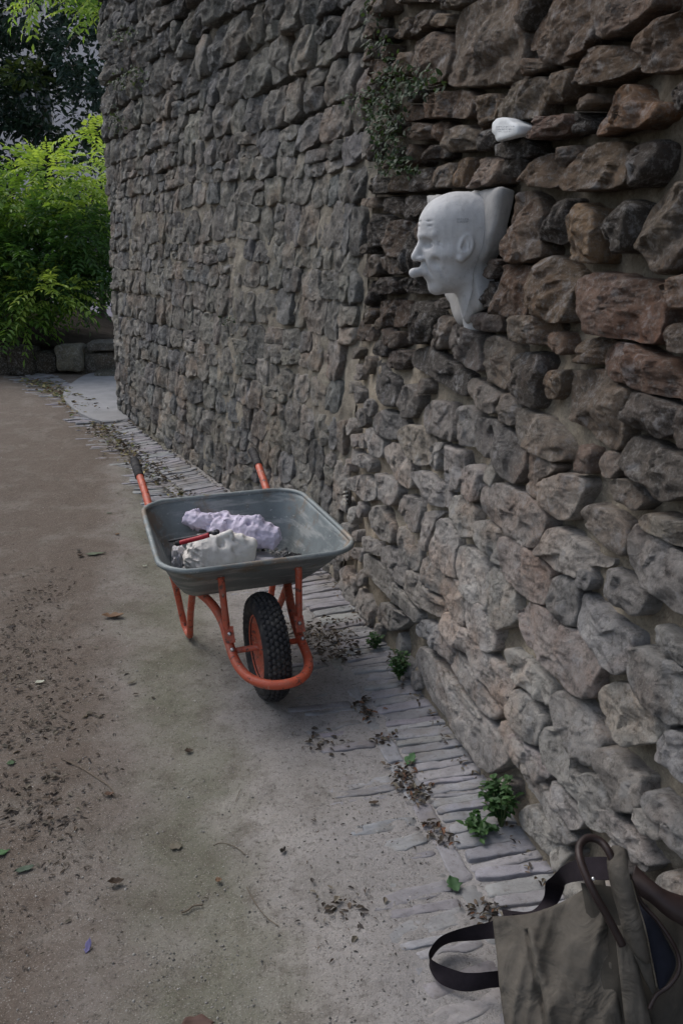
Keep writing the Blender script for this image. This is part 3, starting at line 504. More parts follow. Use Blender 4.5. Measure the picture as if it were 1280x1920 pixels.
c = m.mix(m.ramp(m.noise(2.3, 6, .7), (.36, 0), (.62, 1)), (.20, .186, .168), (.345, .325, .305))
xyz = m.n('ShaderNodeSeparateXYZ'); m.put(xyz.inputs[0], m.pos())
lf = m.math('ADD', m.math('ADD', m.math('MULTIPLY', xyz.outputs[1], .23), xyz.outputs[0]), m.math('MULTIPLY', m.math('SUBTRACT', m.noise(1.9, 5, .65), .5), .7))
c = m.mix(m.ramp(m.math('ADD', m.math('MULTIPLY', lf, .5), .5), (.34, .95), (.53, 0)), c, (.125, .10, .082))       # browner earth towards the left verge
trk = m.math('ABSOLUTE', m.math('ADD', lf, -.06)); c = m.mix(m.ramp(trk, (.05, .6), (.24, 0)), c, (.10, .105, .062))  # greenish moss film of the wheel track
c = m.mix(m.ramp(m.noise(8, 6, .75), (.38, .5), (.5, 0)), c, (.11, .094, .076)); c = m.mix(m.ramp(m.noise(3.4, 6, .75), (.5, 0), (.7, .3)), c, (.34, .325, .30))
c = m.mix(m.ramp(m.math('ADD', m.math('MULTIPLY', lf, .5), .5), (.62, 0), (.80, .75)), c, (.30, .29, .29))
c = m.mix(m.ramp(n2, (.28, .85), (.47, 0)), c, (.07, .06, .05))
c = m.mix(m.ramp(n3, (.58, 0), (.68, .8)), c, (.42, .40, .37))
c = m.mix(m.ramp(m.noise(150, 3, .7), (.3, .8), (.4, 0)), c, (.05, .042, .035))
b = m.bump(n2, .8, .008); b = m.bump(n3, .8, .004, b)
ground_m = m.fin(c, .95, b, spec=.12)
gr = mesh('ground', np.stack([X, Y, Z], -1).reshape(-1, 3), gridf(len(xs), len(ys)), ground_m); tag(gr, 'packed sandy earth of the lane, grey and brown with a mossy track', kind='structure')
# ------------------------------------------------------------------ drain stones
slate_m = None
m = M('worn grey slate'); t = m.tint(); a1 = m.noise(12, 6, .7); a2 = m.noise(55, 5, .75)
c = m.mix(m.ramp(a1, (.3, 0), (.7, 1)), m.mix(1, t, (.72, .7, .7), 'MULTIPLY'), m.mix(1, t, (1.2, 1.2, 1.2), 'MULTIPLY'))
c = m.mix(m.ramp(m.noise(4, 5, .7), (.52, 0), (.66, .7)), c, (.16, .14, .115)); c = m.mix(m.ramp(a2, (.28, .7), (.45, 0)), c, (.09, .08, .07))
b = m.bump(a2, .5, .006); b = m.bump(m.noise(180, 4, .7), .5, .002, b); slate_m = m.fin(c, .8, b)
def rockslab(cx, cy, ax, ay, L, W, top, tilt, rs, nL=9, nW=5):
    """flat stone: rounded rectangle ring stack, axes ax (long) and ay, top height at its middle"""
    n = 2*(nL+nW); P = []
    for i in range(nL): P.append((-1+2*i/nL, -1))
    for i in range(nW): P.append((1, -1+2*i/nW))
    for i in range(nL): P.append((1-2*i/nL, 1))
    for i in range(nW): P.append((-1, 1-2*i/nW))
    P = np.array(P); k = rs.uniform(0, 99)
    r4 = np.abs(P[:, 0])**12+np.abs(P[:, 1])**12; P = P/(np.maximum(r4, 1)**(1/12))[:, None]
    V = []
    for t, dz in ((1.02, -.05), (1.0, -.007), (.97, -.002), (.93, 0), (.7, .001), (.35, .0015)):
        q = P*np.array([1-(1-t)*W/L*1.2, t]) if t > .9 else P*t
        q = q*np.array([L/2, W/2]); j = fbm(V3(q[:, 0]*25, q[:, 1]*25, k), 3)
        q = q+np.stack([j*.013, fbm(V3(q[:, 0]*22, q[:, 1]*30, k+7), 3)*.011], 1)*(t > .6)
        V.append(np.c_[cx+ax[0]*q[:, 0]+ay[0]*q[:, 1], cy+ax[1]*q[:, 0]+ay[1]*q[:, 1], top+tilt*q[:, 0]+dz+(.0045*fbm(V3(q[:, 0]*18, q[:, 1]*60, k+3), 3) if dz > -.04 else 0)])
    V.append([[cx, cy, top+.001]]); V = np.vstack(V); F = gridf(6, n, False, True).tolist(); l = 5*n
    return V, [q[::-1] for q in F]+[[l+j, l+(j+1) % n, 6*n] for j in range(n)]
drain = empty('paved_drain', (*drp(np.array([6.]))[0][0], 0)); tag(drain, 'shallow drain of slate stones laid on edge along the wall foot', kind='structure')
rs = np.random.RandomState(31); items = []
q = .4; QE = _dl[-1]-.3
def farness(qq): return qq                   # q runs from the far end towards the camera
while q < QE:                                # band between the centre line and the wall
    W = rs.uniform(.036, .066) if rs.rand() < .7 else rs.uniform(.022, .04)
    c0, t0, n0_ = drp(np.array([q+W/2])); c0, t0, n0_ = c0[0], t0[0], n0_[0]
    L = rs.uniform(.20, .245); sk = .16
    ax = norm(-n0_+t0*(sk+rs.normal(0, .05))); mid = c0-n0_*(.035+L/2)
    if q > 2.2: items.append((mid, ax, np.array([-ax[1], ax[0]]), L, W-.004, -.011, .085))
    elif rs.rand() < .9: items.append((mid, ax, np.array([-ax[1], ax[0]]), L, W-.004, -.011, .085))
    q += W
q = .4
while q < QE:                                # band on the lane side
    W = rs.uniform(.036, .07) if rs.rand() < .7 else rs.uniform(.022, .045)
    c0, t0, n0_ = drp(np.array([q+W/2])); c0, t0, n0_ = c0[0], t0[0], n0_[0]
    L = rs.uniform(.17, .27); ax = norm(n0_+t0*(.10+rs.normal(0, .06))); mid = c0+n0_*(.035+L/2)
    items.append((mid, ax, np.array([-ax[1], ax[0]]), L, W-.006, -.0165-rs.uniform(0, .006), .07))
    q += W
q = .4
while q < QE:                                # runner of long stones down the middle
    W = rs.uniform(.11, .24); c0, t0, n0_ = drp(np.array([q+W/2])); c0, t0, n0_ = c0[0], t0[0], n0_[0]
    items.append((c0, t0, n0_, W-.012, .058, -.027, 0)); q += W
items.sort(key=lambda it: np.hypot(*it[0])); rest = MB()
for i, (mid, ax, ay, L, W, top, tilt) in enumerate(items):
    v, f = rockslab(mid[0], mid[1], ax, ay, L, W, top+rs.normal(0, .0025)+.004, tilt+rs.normal(0, .02), rs)
    k = rs.uniform(.72, 1.0); tn = np.array((.27, .27, .282))*k*(1+rs.normal(0, .02, 3))
    if i < 290: mesh('paving_stone', v, f, slate_m, drain, tint=tn)
    else: rest.add(v, f, tn)
if rest.n: rest.build('paving_stones', slate_m, drain)['kind'] = 'stuff'
# pale threshold slab past the wall corner
P = at(np.array([172, 240, 300, 196, 118]), np.array([700, 716, 758, 792, 742])); 
m2 = simple('pale worn concrete', (.21, .21, .215), .85, 6, .18, .3, .004)
cc = P[:, :2].mean(0); V = []; 
pp = crom(np.c_[P[:, :2], np.zeros(5)], 5, True)[:, :2]
for t, z_ in ((1.01, -.05), (1, .006), (.985, .012), (.5, .014)): V.append(np.c_[cc+(pp-cc)*t, np.full(len(pp), z_)])
V.append([[*cc, .014]]); n = len(pp); F = gridf(4, n, False, True).tolist()+[[3*n+j, 3*n+(j+1) % n, 4*n] for j in range(n)]
o = mesh('pavement', np.vstack(V), F, m2, smooth=False); tag(o, 'pale flat slab of paving past the wall corner', kind='structure')
# ------------------------------------------------------------------ background : low kerb wall, bank, sunlit path, building
lw = empty('low_stone_wall', (-3.6, 10.5, 0), 'low kerb wall of rough blocks at the end of the lane, soil heaped behind', 'low wall')
def block(px0, px1, py0, py1, Y0, depth, tn, sd_):
    a = atY(px0, py1, Y0); b = atY(px1, py0, Y0); rs2 = np.random.RandomState(sd_)
    c_ = (a+b)/2; c_[1] += depth/2; h = abs(b-a)/2; h[1] = depth/2; n = 9
    u = np.linspace(-1, 1, n); V = []; F = []; base = 0
    for axis in range(3):
        for sg in (-1, 1):
            A, B = np.meshgrid(u, u, indexing='ij'); q = np.zeros((n, n, 3)); q[..., axis] = sg; q[..., (axis+1) % 3] = A; q[..., (axis+2) % 3] = B
            q = q/(np.maximum((np.abs(q)**7).sum(-1), 1e-9)**(1/7))[..., None]; p = c_+q*h; p = p+.025*fbm(p*6+sd_, 3)[..., None]*q
            V.append(p.reshape(-1, 3)); f = gridf(n, n)+base; F += (f if sg > 0 else f[:, ::-1]).tolist(); base += n*n
    return mesh('block', np.vstack(V), F, stone_m, lw, tint=tn)
for i, (x0, x1, y0, y1, Y0, tn) in enumerate([(104, 149, 649, 699, 10.15, (.17, .16, .125)), (146, 178, 652, 702, 10.3, (.08, .075, .06)), (158, 232, 662, 706, 10.25, (.10, .095, .08)), (160, 236, 642, 659, 10.2, (.11, .10, .085)), (176, 236, 700, 714, 10.0, (.08, .08, .06)),
        (60, 104, 660, 703, 10.25, (.05, .043, .034)), (14, 62, 652, 706, 10.2, (.042, .036, .028)), (-40, 16, 656, 710, 10.2, (.045, .038, .03)), (-110, -38, 650, 712, 10.2, (.045, .038, .03))]):
    block(x0, x1, y0, y1, Y0, .35, tn, i+5)
soil_m = simple('dark leaf mould', (.028, .022, .017), .95, 12, .4, .6, .02, spec=.1)
x = np.linspace(-9, -1.0, 110); y = np.linspace(10.4, 13.6, 60); X, Y = np.meshgrid(x, y, indexing='ij')
top = .30+np.clip((-2.75-X)*.26, 0, .95)*sstep(10.3, 11.5, Y)
Z = top*(1-sstep(12.6, 13.6, Y)*1.3)+.05*fbm(V3(X*2, Y*2, 4), 4)+.015*fbm(V3(X*12, Y*12, 4), 3)
o = mesh('bank', np.stack([X, Y, Z], -1).reshape(-1, 3), gridf(len(x), len(y)), soil_m); tag(o, 'dark bank of earth and leaf mould behind the low kerb', kind='structure')
pv = simple('sunlit lilac gravel', (.15, .14, .165), .9, 3, .15, .2, .005)
x = np.linspace(-14, 4, 40); y = np.linspace(14.2, 21, 20); X, Y = np.meshgrid(x, y, indexing='ij')
o = mesh('path', np.stack([X, Y, .03+.01*fbm(V3(X, Y, 0), 2)], -1).reshape(-1, 3), gridf(40, 20), pv); tag(o, 'pale lilac path beyond the bank', kind='structure')
# house far behind, glimpsed through the leaves
bld = empty('house', (-9, 27, 0), 'pale plastered house glimpsed through gaps in the dark trees', 'house')
plaster_m = simple('pale pink plaster', (.50, .47, .48), .9, 2, .08, .2, .004); glass_m = simple('dark window glass', (.03, .035, .045), .15, 3, .2, .05, .001)
frame_m = simple('painted window frame', (.45, .42, .4), .6); roof_m = simple('clay roof tiles', (.35, .15, .09), .85, 4, .3, .5, .02)
wx0, wx1, Yb, Ht = -16., -1., 27., 11.
wins = [(wx0+1.6+i*2.6, 1.2+j*3.0) for i in range(5) for j in range(3)]; wins = [(a, b, a+1.1, b+1.6) for a, b in wins]
mb = MB(); xs_ = sorted({wx0, wx1, *[w_[0] for w_ in wins], *[w_[2] for w_ in wins]}); zs_ = sorted({0., Ht, *[w_[1] for w_ in wins], *[w_[3] for w_ in wins]})
for xa, xb in zip(xs_, xs_[1:]):
    for za, zb in zip(zs_, zs_[1:]):
        if any(a <= xa < c_ and b_ <= za < d_ for a, b_, c_, d_ in wins): continue
        v, f = boxg(((xa+xb)/2, Yb+.2, (za+zb)/2), (1, 0, 0), (0, 1, 0), (0, 0, 1), xb-xa, .4, zb-za); mb.add(v, f)
mb.build('wall', plaster_m, bld, smooth=False)
mb = MB(); mb.add(*boxg((wx0+.2, Yb+4.4, Ht/2), (1, 0, 0), (0, 1, 0), (0, 0, 1), .4, 8, Ht)); mb.add(*boxg((wx1-.2, Yb+4.4, Ht/2), (1, 0, 0), (0, 1, 0), (0, 0, 1), .4, 8, Ht)); mb.add(*boxg(((wx0+wx1)/2, Yb+8.6, Ht/2), (1, 0, 0), (0, 1, 0), (0, 0, 1), wx1-wx0, .4, Ht)); mb.build('side_wall', plaster_m, bld, smooth=False)
mb = MB(); mb.add([(wx0-.5, Yb-.5, Ht+.02), (wx1+.5, Yb-.5, Ht+.02), (wx1+.5, Yb+9.3, Ht+.02), (wx0-.5, Yb+9.3, Ht+.02), (wx0+3, Yb+4.4, Ht+2), (wx1-3, Yb+4.4, Ht+2)], [(0, 1, 5, 4), (1, 2, 5), (2, 3, 4, 5), (3, 0, 4), (3, 2, 1, 0)]); mb.build('roof', roof_m, bld, smooth=False)
for a, b_, c_, d_ in wins:
    mb = MB()
    for (cx_, cz_, sx_, sz_) in ((a+.04, (b_+d_)/2, .08, d_-b_), (c_-.04, (b_+d_)/2, .08, d_-b_), ((a+c_)/2, b_+.04, c_-a-.17, .08), ((a+c_)/2, d_-.04, c_-a-.17, .08), ((a+c_)/2, (b_+d_)/2, .06, d_-b_-.17)):
        mb.add(*boxg((cx_, Yb+.14, cz_), (1, 0, 0), (0, 1, 0), (0, 0, 1), sx_, .08, sz_))
    fr = mb.build('window', frame_m, bld, smooth=False); mb = MB(); mb.add(*boxg(((a+c_)/2, Yb+.2, (b_+d_)/2), (1, 0, 0), (0, 1, 0), (0, 0, 1), c_-a-.01, .02, d_-b_-.01)); mb.build('pane', glass_m, fr, smooth=False)
# ------------------------------------------------------------------ foliage
def leaves(B, D, U, L, W, tint, fold=.25, droop=.2):
    """many leaflets at once: base points B, directions D, up hints U, lengths L, widths W -> verts, faces(quads), tints"""
    D = norm(D); S = norm(np.cross(D, U)); N = np.cross(S, D); L = np.asarray(L)[:, None]; W = np.asarray(W)[:, None]
    p0 = B; p1 = B+D*L*.38-N*L*droop*.12; p2 = B+D*L*.75-N*L*droop*.5; p3 = B+D*L-N*L*droop
    l1 = p1+S*W*.5+N*W*fold; r1 = p1-S*W*.5+N*W*fold; l2 = p2+S*W*.34+N*W*fold*.7; r2 = p2-S*W*.34+N*W*fold*.7
    V = np.stack([p0, p1, p2, p3, l1, r1, l2, r2], 1); n = len(B); o_ = np.arange(n)[:, None]*8
    F = np.concatenate([o_+np.array(q) for q in ([0, 1, 4, 4], [0, 5, 1, 1], [1, 2, 6, 4], [1, 5, 7, 2], [2, 3, 6, 6], [2, 7, 3, 3])], 0)
    return V.reshape(-1, 3), F, np.repeat(tint, 8, 0)
def tri4(F): return [tuple(dict.fromkeys(int(x) for x in q)) for q in F]
def compound(B, D, rs, size, tint, n=11):
    """pinnate leaves: leaflet pairs along a drooping rachis"""
    m_ = len(B); D = norm(D); U = np.tile([0, 0, 1.], (m_, 1)); S = norm(np.cross(D, U)+1e-6); N = norm(np.cross(S, D))
    bs, ds, us, ls, ws, ts = [], [], [], [], [], []
    for k in range(n):
        t = .15+.85*(k//2)/((n-1)/2); side = 0 if k == n-1 else (1 if k % 2 else -1)
        p = B+D*(size*t)[:, None]-np.array([0, 0, 1])*(size*.35*t*t)[:, None]
        d = D*(.55 if side else 1)+S*side-np.array([0, 0, .3]); bs.append(p); ds.append(norm(d)+rs.normal(0, .12, (m_, 3))); us.append(N+rs.normal(0, .25, (m_, 3)))
        ls.append(size*rs.uniform(.27, .36, m_)); ws.append(size*rs.uniform(.09, .125, m_)); ts.append(tint*rs.uniform(.85, 1.15, (m_, 1)))
    V, F, T = leaves(*[np.concatenate(q_) for q_ in (bs, ds, us)], np.concatenate(ls), np.concatenate(ws), np.concatenate(ts))
    # rachis as thin strips
    return V, F, T
leaf_m = mat_leaf('pinnate leaves', .42, .45); dark_leaf_m = mat_leaf('dark leaves', .2, .5); bark_m = simple('dark bark', (.06, .05, .04), .9, 25, .4, .6, .02)
def shell_pts(c_, r_, n, rs, lo=.55):
    d = norm(rs.normal(0, 1, (n, 3))); t = rs.uniform(lo, 1, n)**.6; p = d*t[:, None]*np.array(r_)+np.array(c_); return p, d
def bushy(name, label, cat, lobes, n, size, cols, mat, base, trunkpts, seed, group=None, comp=True):
    rs = np.random.RandomState(seed); root = empty(name, base, label, cat, group); Vs, Fs, Ts, o_ = [], [], [], 0
    vol = np.array([a[1][0]*a[1][1]*a[1][2] for a in lobes])**.67; cnt = (n*vol/vol.sum()).astype(int)
    for (c_, r_, *ci), k in zip(lobes, cnt):
        p, d = shell_pts(c_, r_, k, rs); g = fbm(p*1.4, 3); keep = g > -.28; p, d = p[keep], d[keep]
        pal = np.array(cols[ci[0] if ci else 0]); f = np.clip(rs.normal(.5, .25, len(p))+.35*fbm(p*3, 2)+.25*d[:, 2], 0, 1)[:, None]; t = pal[0]*(1-f)+pal[1]*f
        D = d*np.array([1, 1, .5])+rs.normal(0, .5, (len(p), 3))+np.array([0, 0, .05])
        if comp: V, F, T = compound(p, D, rs, size*rs.uniform(.7, 1.2, len(p)), t)
        else: V, F, T = leaves(p, D, rs.normal(0, 1, (len(p), 3))+[0, 0, 1.2], size*rs.uniform(.6, 1.2, len(p)), size*rs.uniform(.28, .45, len(p)), t)
        Vs.append(V); Fs.append(F+o_); Ts.append(T); o_ += len(V)
    V = np.concatenate(Vs); F = np.concatenate(Fs); mesh('crown', V, tri4(F), mat, root, tint=np.concatenate(Ts), smooth=False)
    for i, (pts, ra, rb) in enumerate(trunkpts):
        P = crom(pts, 6); r_ = np.linspace(ra, rb, len(P))*(1+.12*fbm(P*8, 2)); v, f = tubeg(P, r_, 9); mesh('trunk' if i == 0 else 'limb', v, f, bark_m, root)
    return root
def A(px, py, Y): return atY(px, py, Y)
G1 = [((.06, .14, .03), (.16, .27, .05)), ((.15, .26, .045), (.36, .47, .10)), ((.03, .08, .02), (.07, .15, .035))]
c_ = lambda px, py, Y: tuple(A(px, py, Y))
bushy('climbing_shrub', 'bright yellow-green shrub with feathery leaves spilling over the low kerb', 'shrub',
      [(c_(95, 350, 10.6), (.55, .5, .34), 1), (c_(20, 400, 10.8), (.55, .5, .5), 0), (c_(130, 450, 10.7), (.5, .5, .42), 2), (c_(60, 500, 10.5), (.6, .5, .35), 2), (c_(85, 545, 10.2), (.36, .3, .14), 1), (c_(20, 590, 10.2), (.35, .3, .26), 0), (c_(180, 330, 10.9), (.3, .4, .25), 1), (c_(160, 520, 10.9), (.35, .3, .3), 2), (c_(-60, 450, 10.8), (.5, .5, .8), 0), (c_(-20, 520, 10.3), (.4, .3, .3), 0)],
      2100, .29, G1, leaf_m, (-4.0, 11.0, .3), [([(-4.0, 11.1, .3), (-3.95, 11, .9), (-3.8, 10.9, 1.6)], .05, .025), ([(-3.95, 11, .9), (-3.6, 10.8, 1.3), (-3.3, 10.7, 1.7)], .03, .01), ([(-3.98, 11.05, .6), (-4.4, 10.8, 1.2), (-4.6, 10.7, 1.8)], .03, .01)], 41)
bushy('climber_spray', 'loose spray of yellow-green feathery leaves hanging high beside the wall corner', 'climber',
      [(c_(165, 20, 9.9), (.32, .25, .22), 1), (c_(110, -30, 10.0), (.6, .3, .22), 1), (c_(185, -60, 10.0), (.5, .3, .3), 0), (c_(178, 255, 10.1), (.2, .25, .14), 1), (c_(150, 75, 9.9), (.2, .1, .03), 1)], 190, .26, G1, leaf_m, tuple(A(230, -160, 10.2)),
      [([A(330, -200, 10.4), A(250, -100, 10.3), A(190, -30, 10.1), A(140, 30, 10.0)], .02, .006), ([A(152, 62, 9.9), A(134, 76, 9.9), A(121, 102, 9.9), A(126, 118, 9.9), A(138, 124, 9.9), A(146, 118, 9.9)], .005, .003)], 42)
DK = [((.012, .028, .018), (.03, .062, .035)), ((.03, .06, .015), (.09, .12, .02)), ((.012, .03, .024), (.035, .07, .05))]
bushy('dark_tree', 'tall dark blue-green tree filling the gap left of the wall', 'tree',
      [(c_(120, 200, 15), (.9, .8, .7), 0), (c_(40, 150, 15), (.9, .8, .8), 2), (c_(70, 20, 14.5), (1., .8, .5), 0), (c_(170, 90, 14), (.5, .6, .8), 2), (c_(20, 270, 15), (.9, .7, .45), 0), (c_(150, 330, 15), (.7, .7, .6), 0), (c_(-120, 100, 15), (1.2, 1, 1.5), 0), (c_(-100, 350, 15), (1., 1, 1), 2), (c_(80, -120, 15), (1.8, 1.2, .8), 0), (c_(50, 140, 14.2), (.35, .3, .16), 1), (c_(190, 470, 15), (.5, .5, .9), 0), (c_(100, 470, 15.5), (1.0, .6, .8), 0)],
      19000, .15, DK, dark_leaf_m, (-5.6, 15.2, 0), [([(-5.6, 15.2, -.1), (-5.5, 15.2, 1.5), (-5.7, 15.1, 3.0), (-5.5, 15, 5)], .16, .06), ([(-5.6, 15.2, 1.8), (-5.0, 15, 2.6), (-4.6, 15, 3.4)], .07, .02), ([(-5.7, 15.1, 2.6), (-6.3, 15, 3.1), (-7, 15, 3.5)], .07, .02), ([(-5.5, 15.2, 2.2), (-6.2, 14.8, 2.3), (-7.2, 14.6, 2.2)], .05, .02)], 43, comp=False)
tree2 = dict(comp=False)
for i, (px, Yt, hh, lb) in enumerate([(150, 12.9, 1.1, 'thin dark sapling at the left of the three beyond the bank'), (167, 12.7, 1.4, 'slim dark sapling in the middle of the three beyond the bank'), (196, 12.4, 2.2, 'thicker dark sapling close against the wall corner')]):
    b0 = A(px, 632, Yt); b0[2] = .25
    bushy('sapling', lb, 'sapling', [((b0[0], b0[1], b0[2]+hh*.75), (.22, .22, hh*.35), 0)], 170, .15, DK, dark_leaf_m, tuple(b0), [([b0, b0+[.02, 0, hh*.4], b0+[-.02, 0, hh*.9]], .028 if i < 2 else .06, .01)], 50+i, 'dark saplings beyond the bank', comp=False)
# ------------------------------------------------------------------ wheelbarrow (local frame: x towards its wheel, y to its left, z up)
WX, WY, WPSI = -.265, 2.818, -1.219
wc, ws_ = math.cos(WPSI), math.sin(WPSI)
def WL(p):
    p = np.asarray(p, float); return np.stack([WX+wc*p[..., 0]-ws_*p[..., 1], WY+ws_*p[..., 0]+wc*p[..., 1], p[..., 2]], -1)
gzb = -.004
m = M('orange enamel, scratched'); n = m.noise(45, 5, .7)
c = m.mix(m.ramp(m.noise(8, 4, .6), (.3, 0), (.7, 1)), (.42, .072, .032), (.52, .10, .05))
c = m.mix(m.ramp(n, (.57, 0), (.62, .9)), c, (.06, .04, .035)); c = m.mix(m.ramp(m.noise(14, 6, .75), (.48, 0), (.7, .6)), c, (.27, .17, .13)); c = m.mix(m.ramp(m.noise(70, 5, .75), (.58, 0), (.66, .5)), c, (.42, .38, .34))
orange_m = m.fin(c, m.ramp(n, (.3, .38), (.7, .7)), m.bump(n, .15, .001), spec=.5)
m = M('galvanised sheet, dusty'); n = m.noise(7, 6, .7); s2 = m.noise(1, 6, .65, vec=m.scaled((5, 5, 30)))
c = m.mix(m.ramp(n, (.3, 0), (.7, 1)), (.13, .15, .155), (.24, .27, .275))
c = m.mix(m.ramp(s2, (.5, 0), (.62, .5)), c, (.46, .46, .44)); c = m.mix(m.ramp(m.noise(4.2, 5, .7), (.54, 0), (.62, .6)), c, (.2, .13, .075))
c = m.mix(m.ramp(m.noise(60, 5, .75), (.62, 0), (.7, .7)), c, (.6, .6, .58))
tray_m = m.fin(c, m.ramp(n, (.3, .5), (.7, .75)), m.bump(m.noise(18, 5, .6), .25, .004), metal=.35)
m = M('dusty black rubber'); rubber_m = m.fin(m.mix(m.ramp(m.noise(26, 6, .75), (.48, 0), (.72, .6)), (.02, .02, .023), (.13, .12, .105)), .8, m.bump(m.noise(90, 4, .7), .3, .001)); steel_m = simple('zinc bolt', (.5, .5, .5), .35, 60, .2, .2, .001, metal=.9)
wb = empty('wheelbarrow', (WX, WY, 0), 'orange tubular wheelbarrow with grey metal tray, wheel towards the viewer, holding plaster casts', 'wheelbarrow')
# tray
def rrect(x0, x1, wf, wbk, r, n=12):
    cs = [(x1-r, wf-r, 0), (x0+r, wbk-r, 90), (x0+r, -wbk+r, 180), (x1-r, -wf+r, 270)]; P = []
    for cx_, cy_, a0 in cs:
        for k in range(n):
            a = R(a0+90*k/(n-1)); P.append((cx_+r*math.cos(a), cy_+r*math.sin(a)))
    P = np.array(P); out = []
    for i in range(len(P)):                 # add points along the straight sides
        out.append(P[i]); b_ = P[(i+1) % len(P)]
        if i % n == n-1: out += [P[i]+(b_-P[i])*t for t in (.2, .4, .6, .8)]
    return np.array(out)
ZF, ZB = .523, .566
def lvl(t):                                  # 0 floor .. 1 rim
    x0 = -.56-.085*t; x1 = -.235+.262*t**.9; wf = .235+.105*t**.85; wk = .225+.095*t**.85; r = .06+.055*t
    P = rrect(x0, x1, wf, wk, r); k = (P[:, 0]-x0)/(x1-x0); zf = .325; zb = .345
    z = (zb+(zf-zb)*k)*(1-t)+(ZB+(ZF-ZB)*k)*t
    return np.c_[P, z]
ring = [lvl(0)]; cen = ring[0].mean(0)
rows = [cen+(ring[0]-cen)*t+np.array([0, 0, -.008*(1-t)]) for t in (.15, .4, .65, .85)]
rows += [ring[0]+[0, 0, -.004]]+[lvl(t)+np.array([0, 0, 0]) for t in (.04, .1, .2, .35, .5, .65, .8, .92, 1.0)]
n = len(ring[0]); V = np.vstack([cen[None]+[0, 0, -.008]]+rows); V[:, :2] += (.0025*fbm(V3(V[:, 0]*9, V[:, 1]*9, V[:, 2]*9), 2))[:, None]
F = [(1+j, 0, 1+(j+1) % n) for j in range(n)]+[tuple(q) for q in gridf(len(rows), n, False, True)+1]
tr = mesh('tray', WL(V), F, tray_m, wb); md = tr.modifiers.new('thick', 'SOLIDIFY'); md.thickness = .0022; md.offset = -1
rim = crom(np.c_[lvl(1.0)[:, :2], lvl(1.0)[:, 2]][::2], 2, True)
cm = rim.mean(0); rimo = rim+norm(np.c_[rim[:, :2]-cm[:2], np.zeros(len(rim))])*.007
V = []; nn_ = 8
for i in range(len(rimo)):
    T_ = norm(rimo[(i+1) % len(rimo)]-rimo[i-1]); O_ = norm(np.cross(T_, [0, 0, 1.])); 
    V.append(rimo[i]+.0105*(np.cos(np.linspace(0, 2*math.pi, nn_, endpoint=False))[:, None]*O_+np.sin(np.linspace(0, 2*math.pi, nn_, endpoint=False))[:, None]*np.array([0, 0, 1.])))
mesh('rim', WL(np.concatenate(V)), gridf(len(rimo), nn_, True, True), tray_m, wb)
# frame
def wt(name, P, r, mat=orange_m, n=14, k=8, parent=wb):
    v, f = tubeg(crom(P, k), r, n); return mesh(name, WL(v), f, mat, parent)
side = lambda s: [(-1.175, .272*s, .602), (-1.10, .27*s, .577), (-1.02, .266*s, .546), (-.93, .262*s, .506), (-.80, .258*s, .44), (-.68, .252*s, .362), (-.60, .245*s, .330), (-.45, .215*s, .312), (-.32, .175*s, .302), (-.20, .145*s, .292), (-.11, .130*s, .262), (-.04, .127*s, .218)]
front = [(-.04, .127, .218), (.03, .126, .190), (.10, .120, .176), (.165, .100, .168), (.215, .058, .164), (.232, 0, .163), (.215, -.058, .164), (.165, -.100, .168), (.10, -.120, .176), (.03, -.126, .190), (-.04, -.127, .218)]
path = side(1)+front[1:-1]+side(-1)[::-1]
wt('frame', path, .0165, k=6)
for s in (1, -1):
    g = [(-1.19, .272*s, .607), (-1.15, .2715*s, .594), (-1.10, .27*s, .577), (-1.065, .2685*s, .5635)]
    P = crom(g, 8); r_ = .0195+.0012*np.sin(np.arange(len(P))*1.9); v, f = tubeg(P, r_, 14); mesh('grip', WL(v), f, rubber_m, wb)
    wt('brace', [(-.030, .131*s, .242), (-.036, .133*s, .30), (-.046, .137*s, .38), (-.055, .140*s, .455)], [.0125]*25, k=8)
    v, f = boxg((-.014, .128*s, .252), norm((.5, 0, -.85)), (0, 1, 0), norm((.85, 0, .5)), .058, .034, .007); mesh('brace_foot', WL(v), f, orange_m, wb, smooth=False)
    v, f = boxg((-.062, .140*s, .462), norm((.35, 0, 1)), (0, 1, 0), norm((1, 0, -.35)), .04, .032, .006); mesh('brace_lug', WL(v), f, orange_m, wb, smooth=False)
    for (bx, bz) in ((-.032, .244), (.004, .2)):
        v, f = ballg((bx+.019, .127*s, bz+.012), (.0085, .0085, .0085), nu=10, nv=7); mesh('bolt', WL(v), f, steel_m, wb)
    v, f = ballg((-.052, .14*s, .462), (.008, .008, .006), nu=10, nv=7); mesh('bolt', WL(v), f, steel_m, wb)
    wt('leg', [(-.33, .19*s, .308), (-.42, .187*s, .19), (-.505, .18*s, .075), (-.530, .178*s, .030), (-.556, .176*s, .0145), (-.59, .178*s, .0145), (-.62, .184*s, .035), (-.63, .19*s, .08), (-.625, .21*s, .21), (-.62, .235*s, .325)], .0135, k=6)
wt('tray_bearer', [(-.3, -.17, .305), (-.3, .17, .305)], .012)
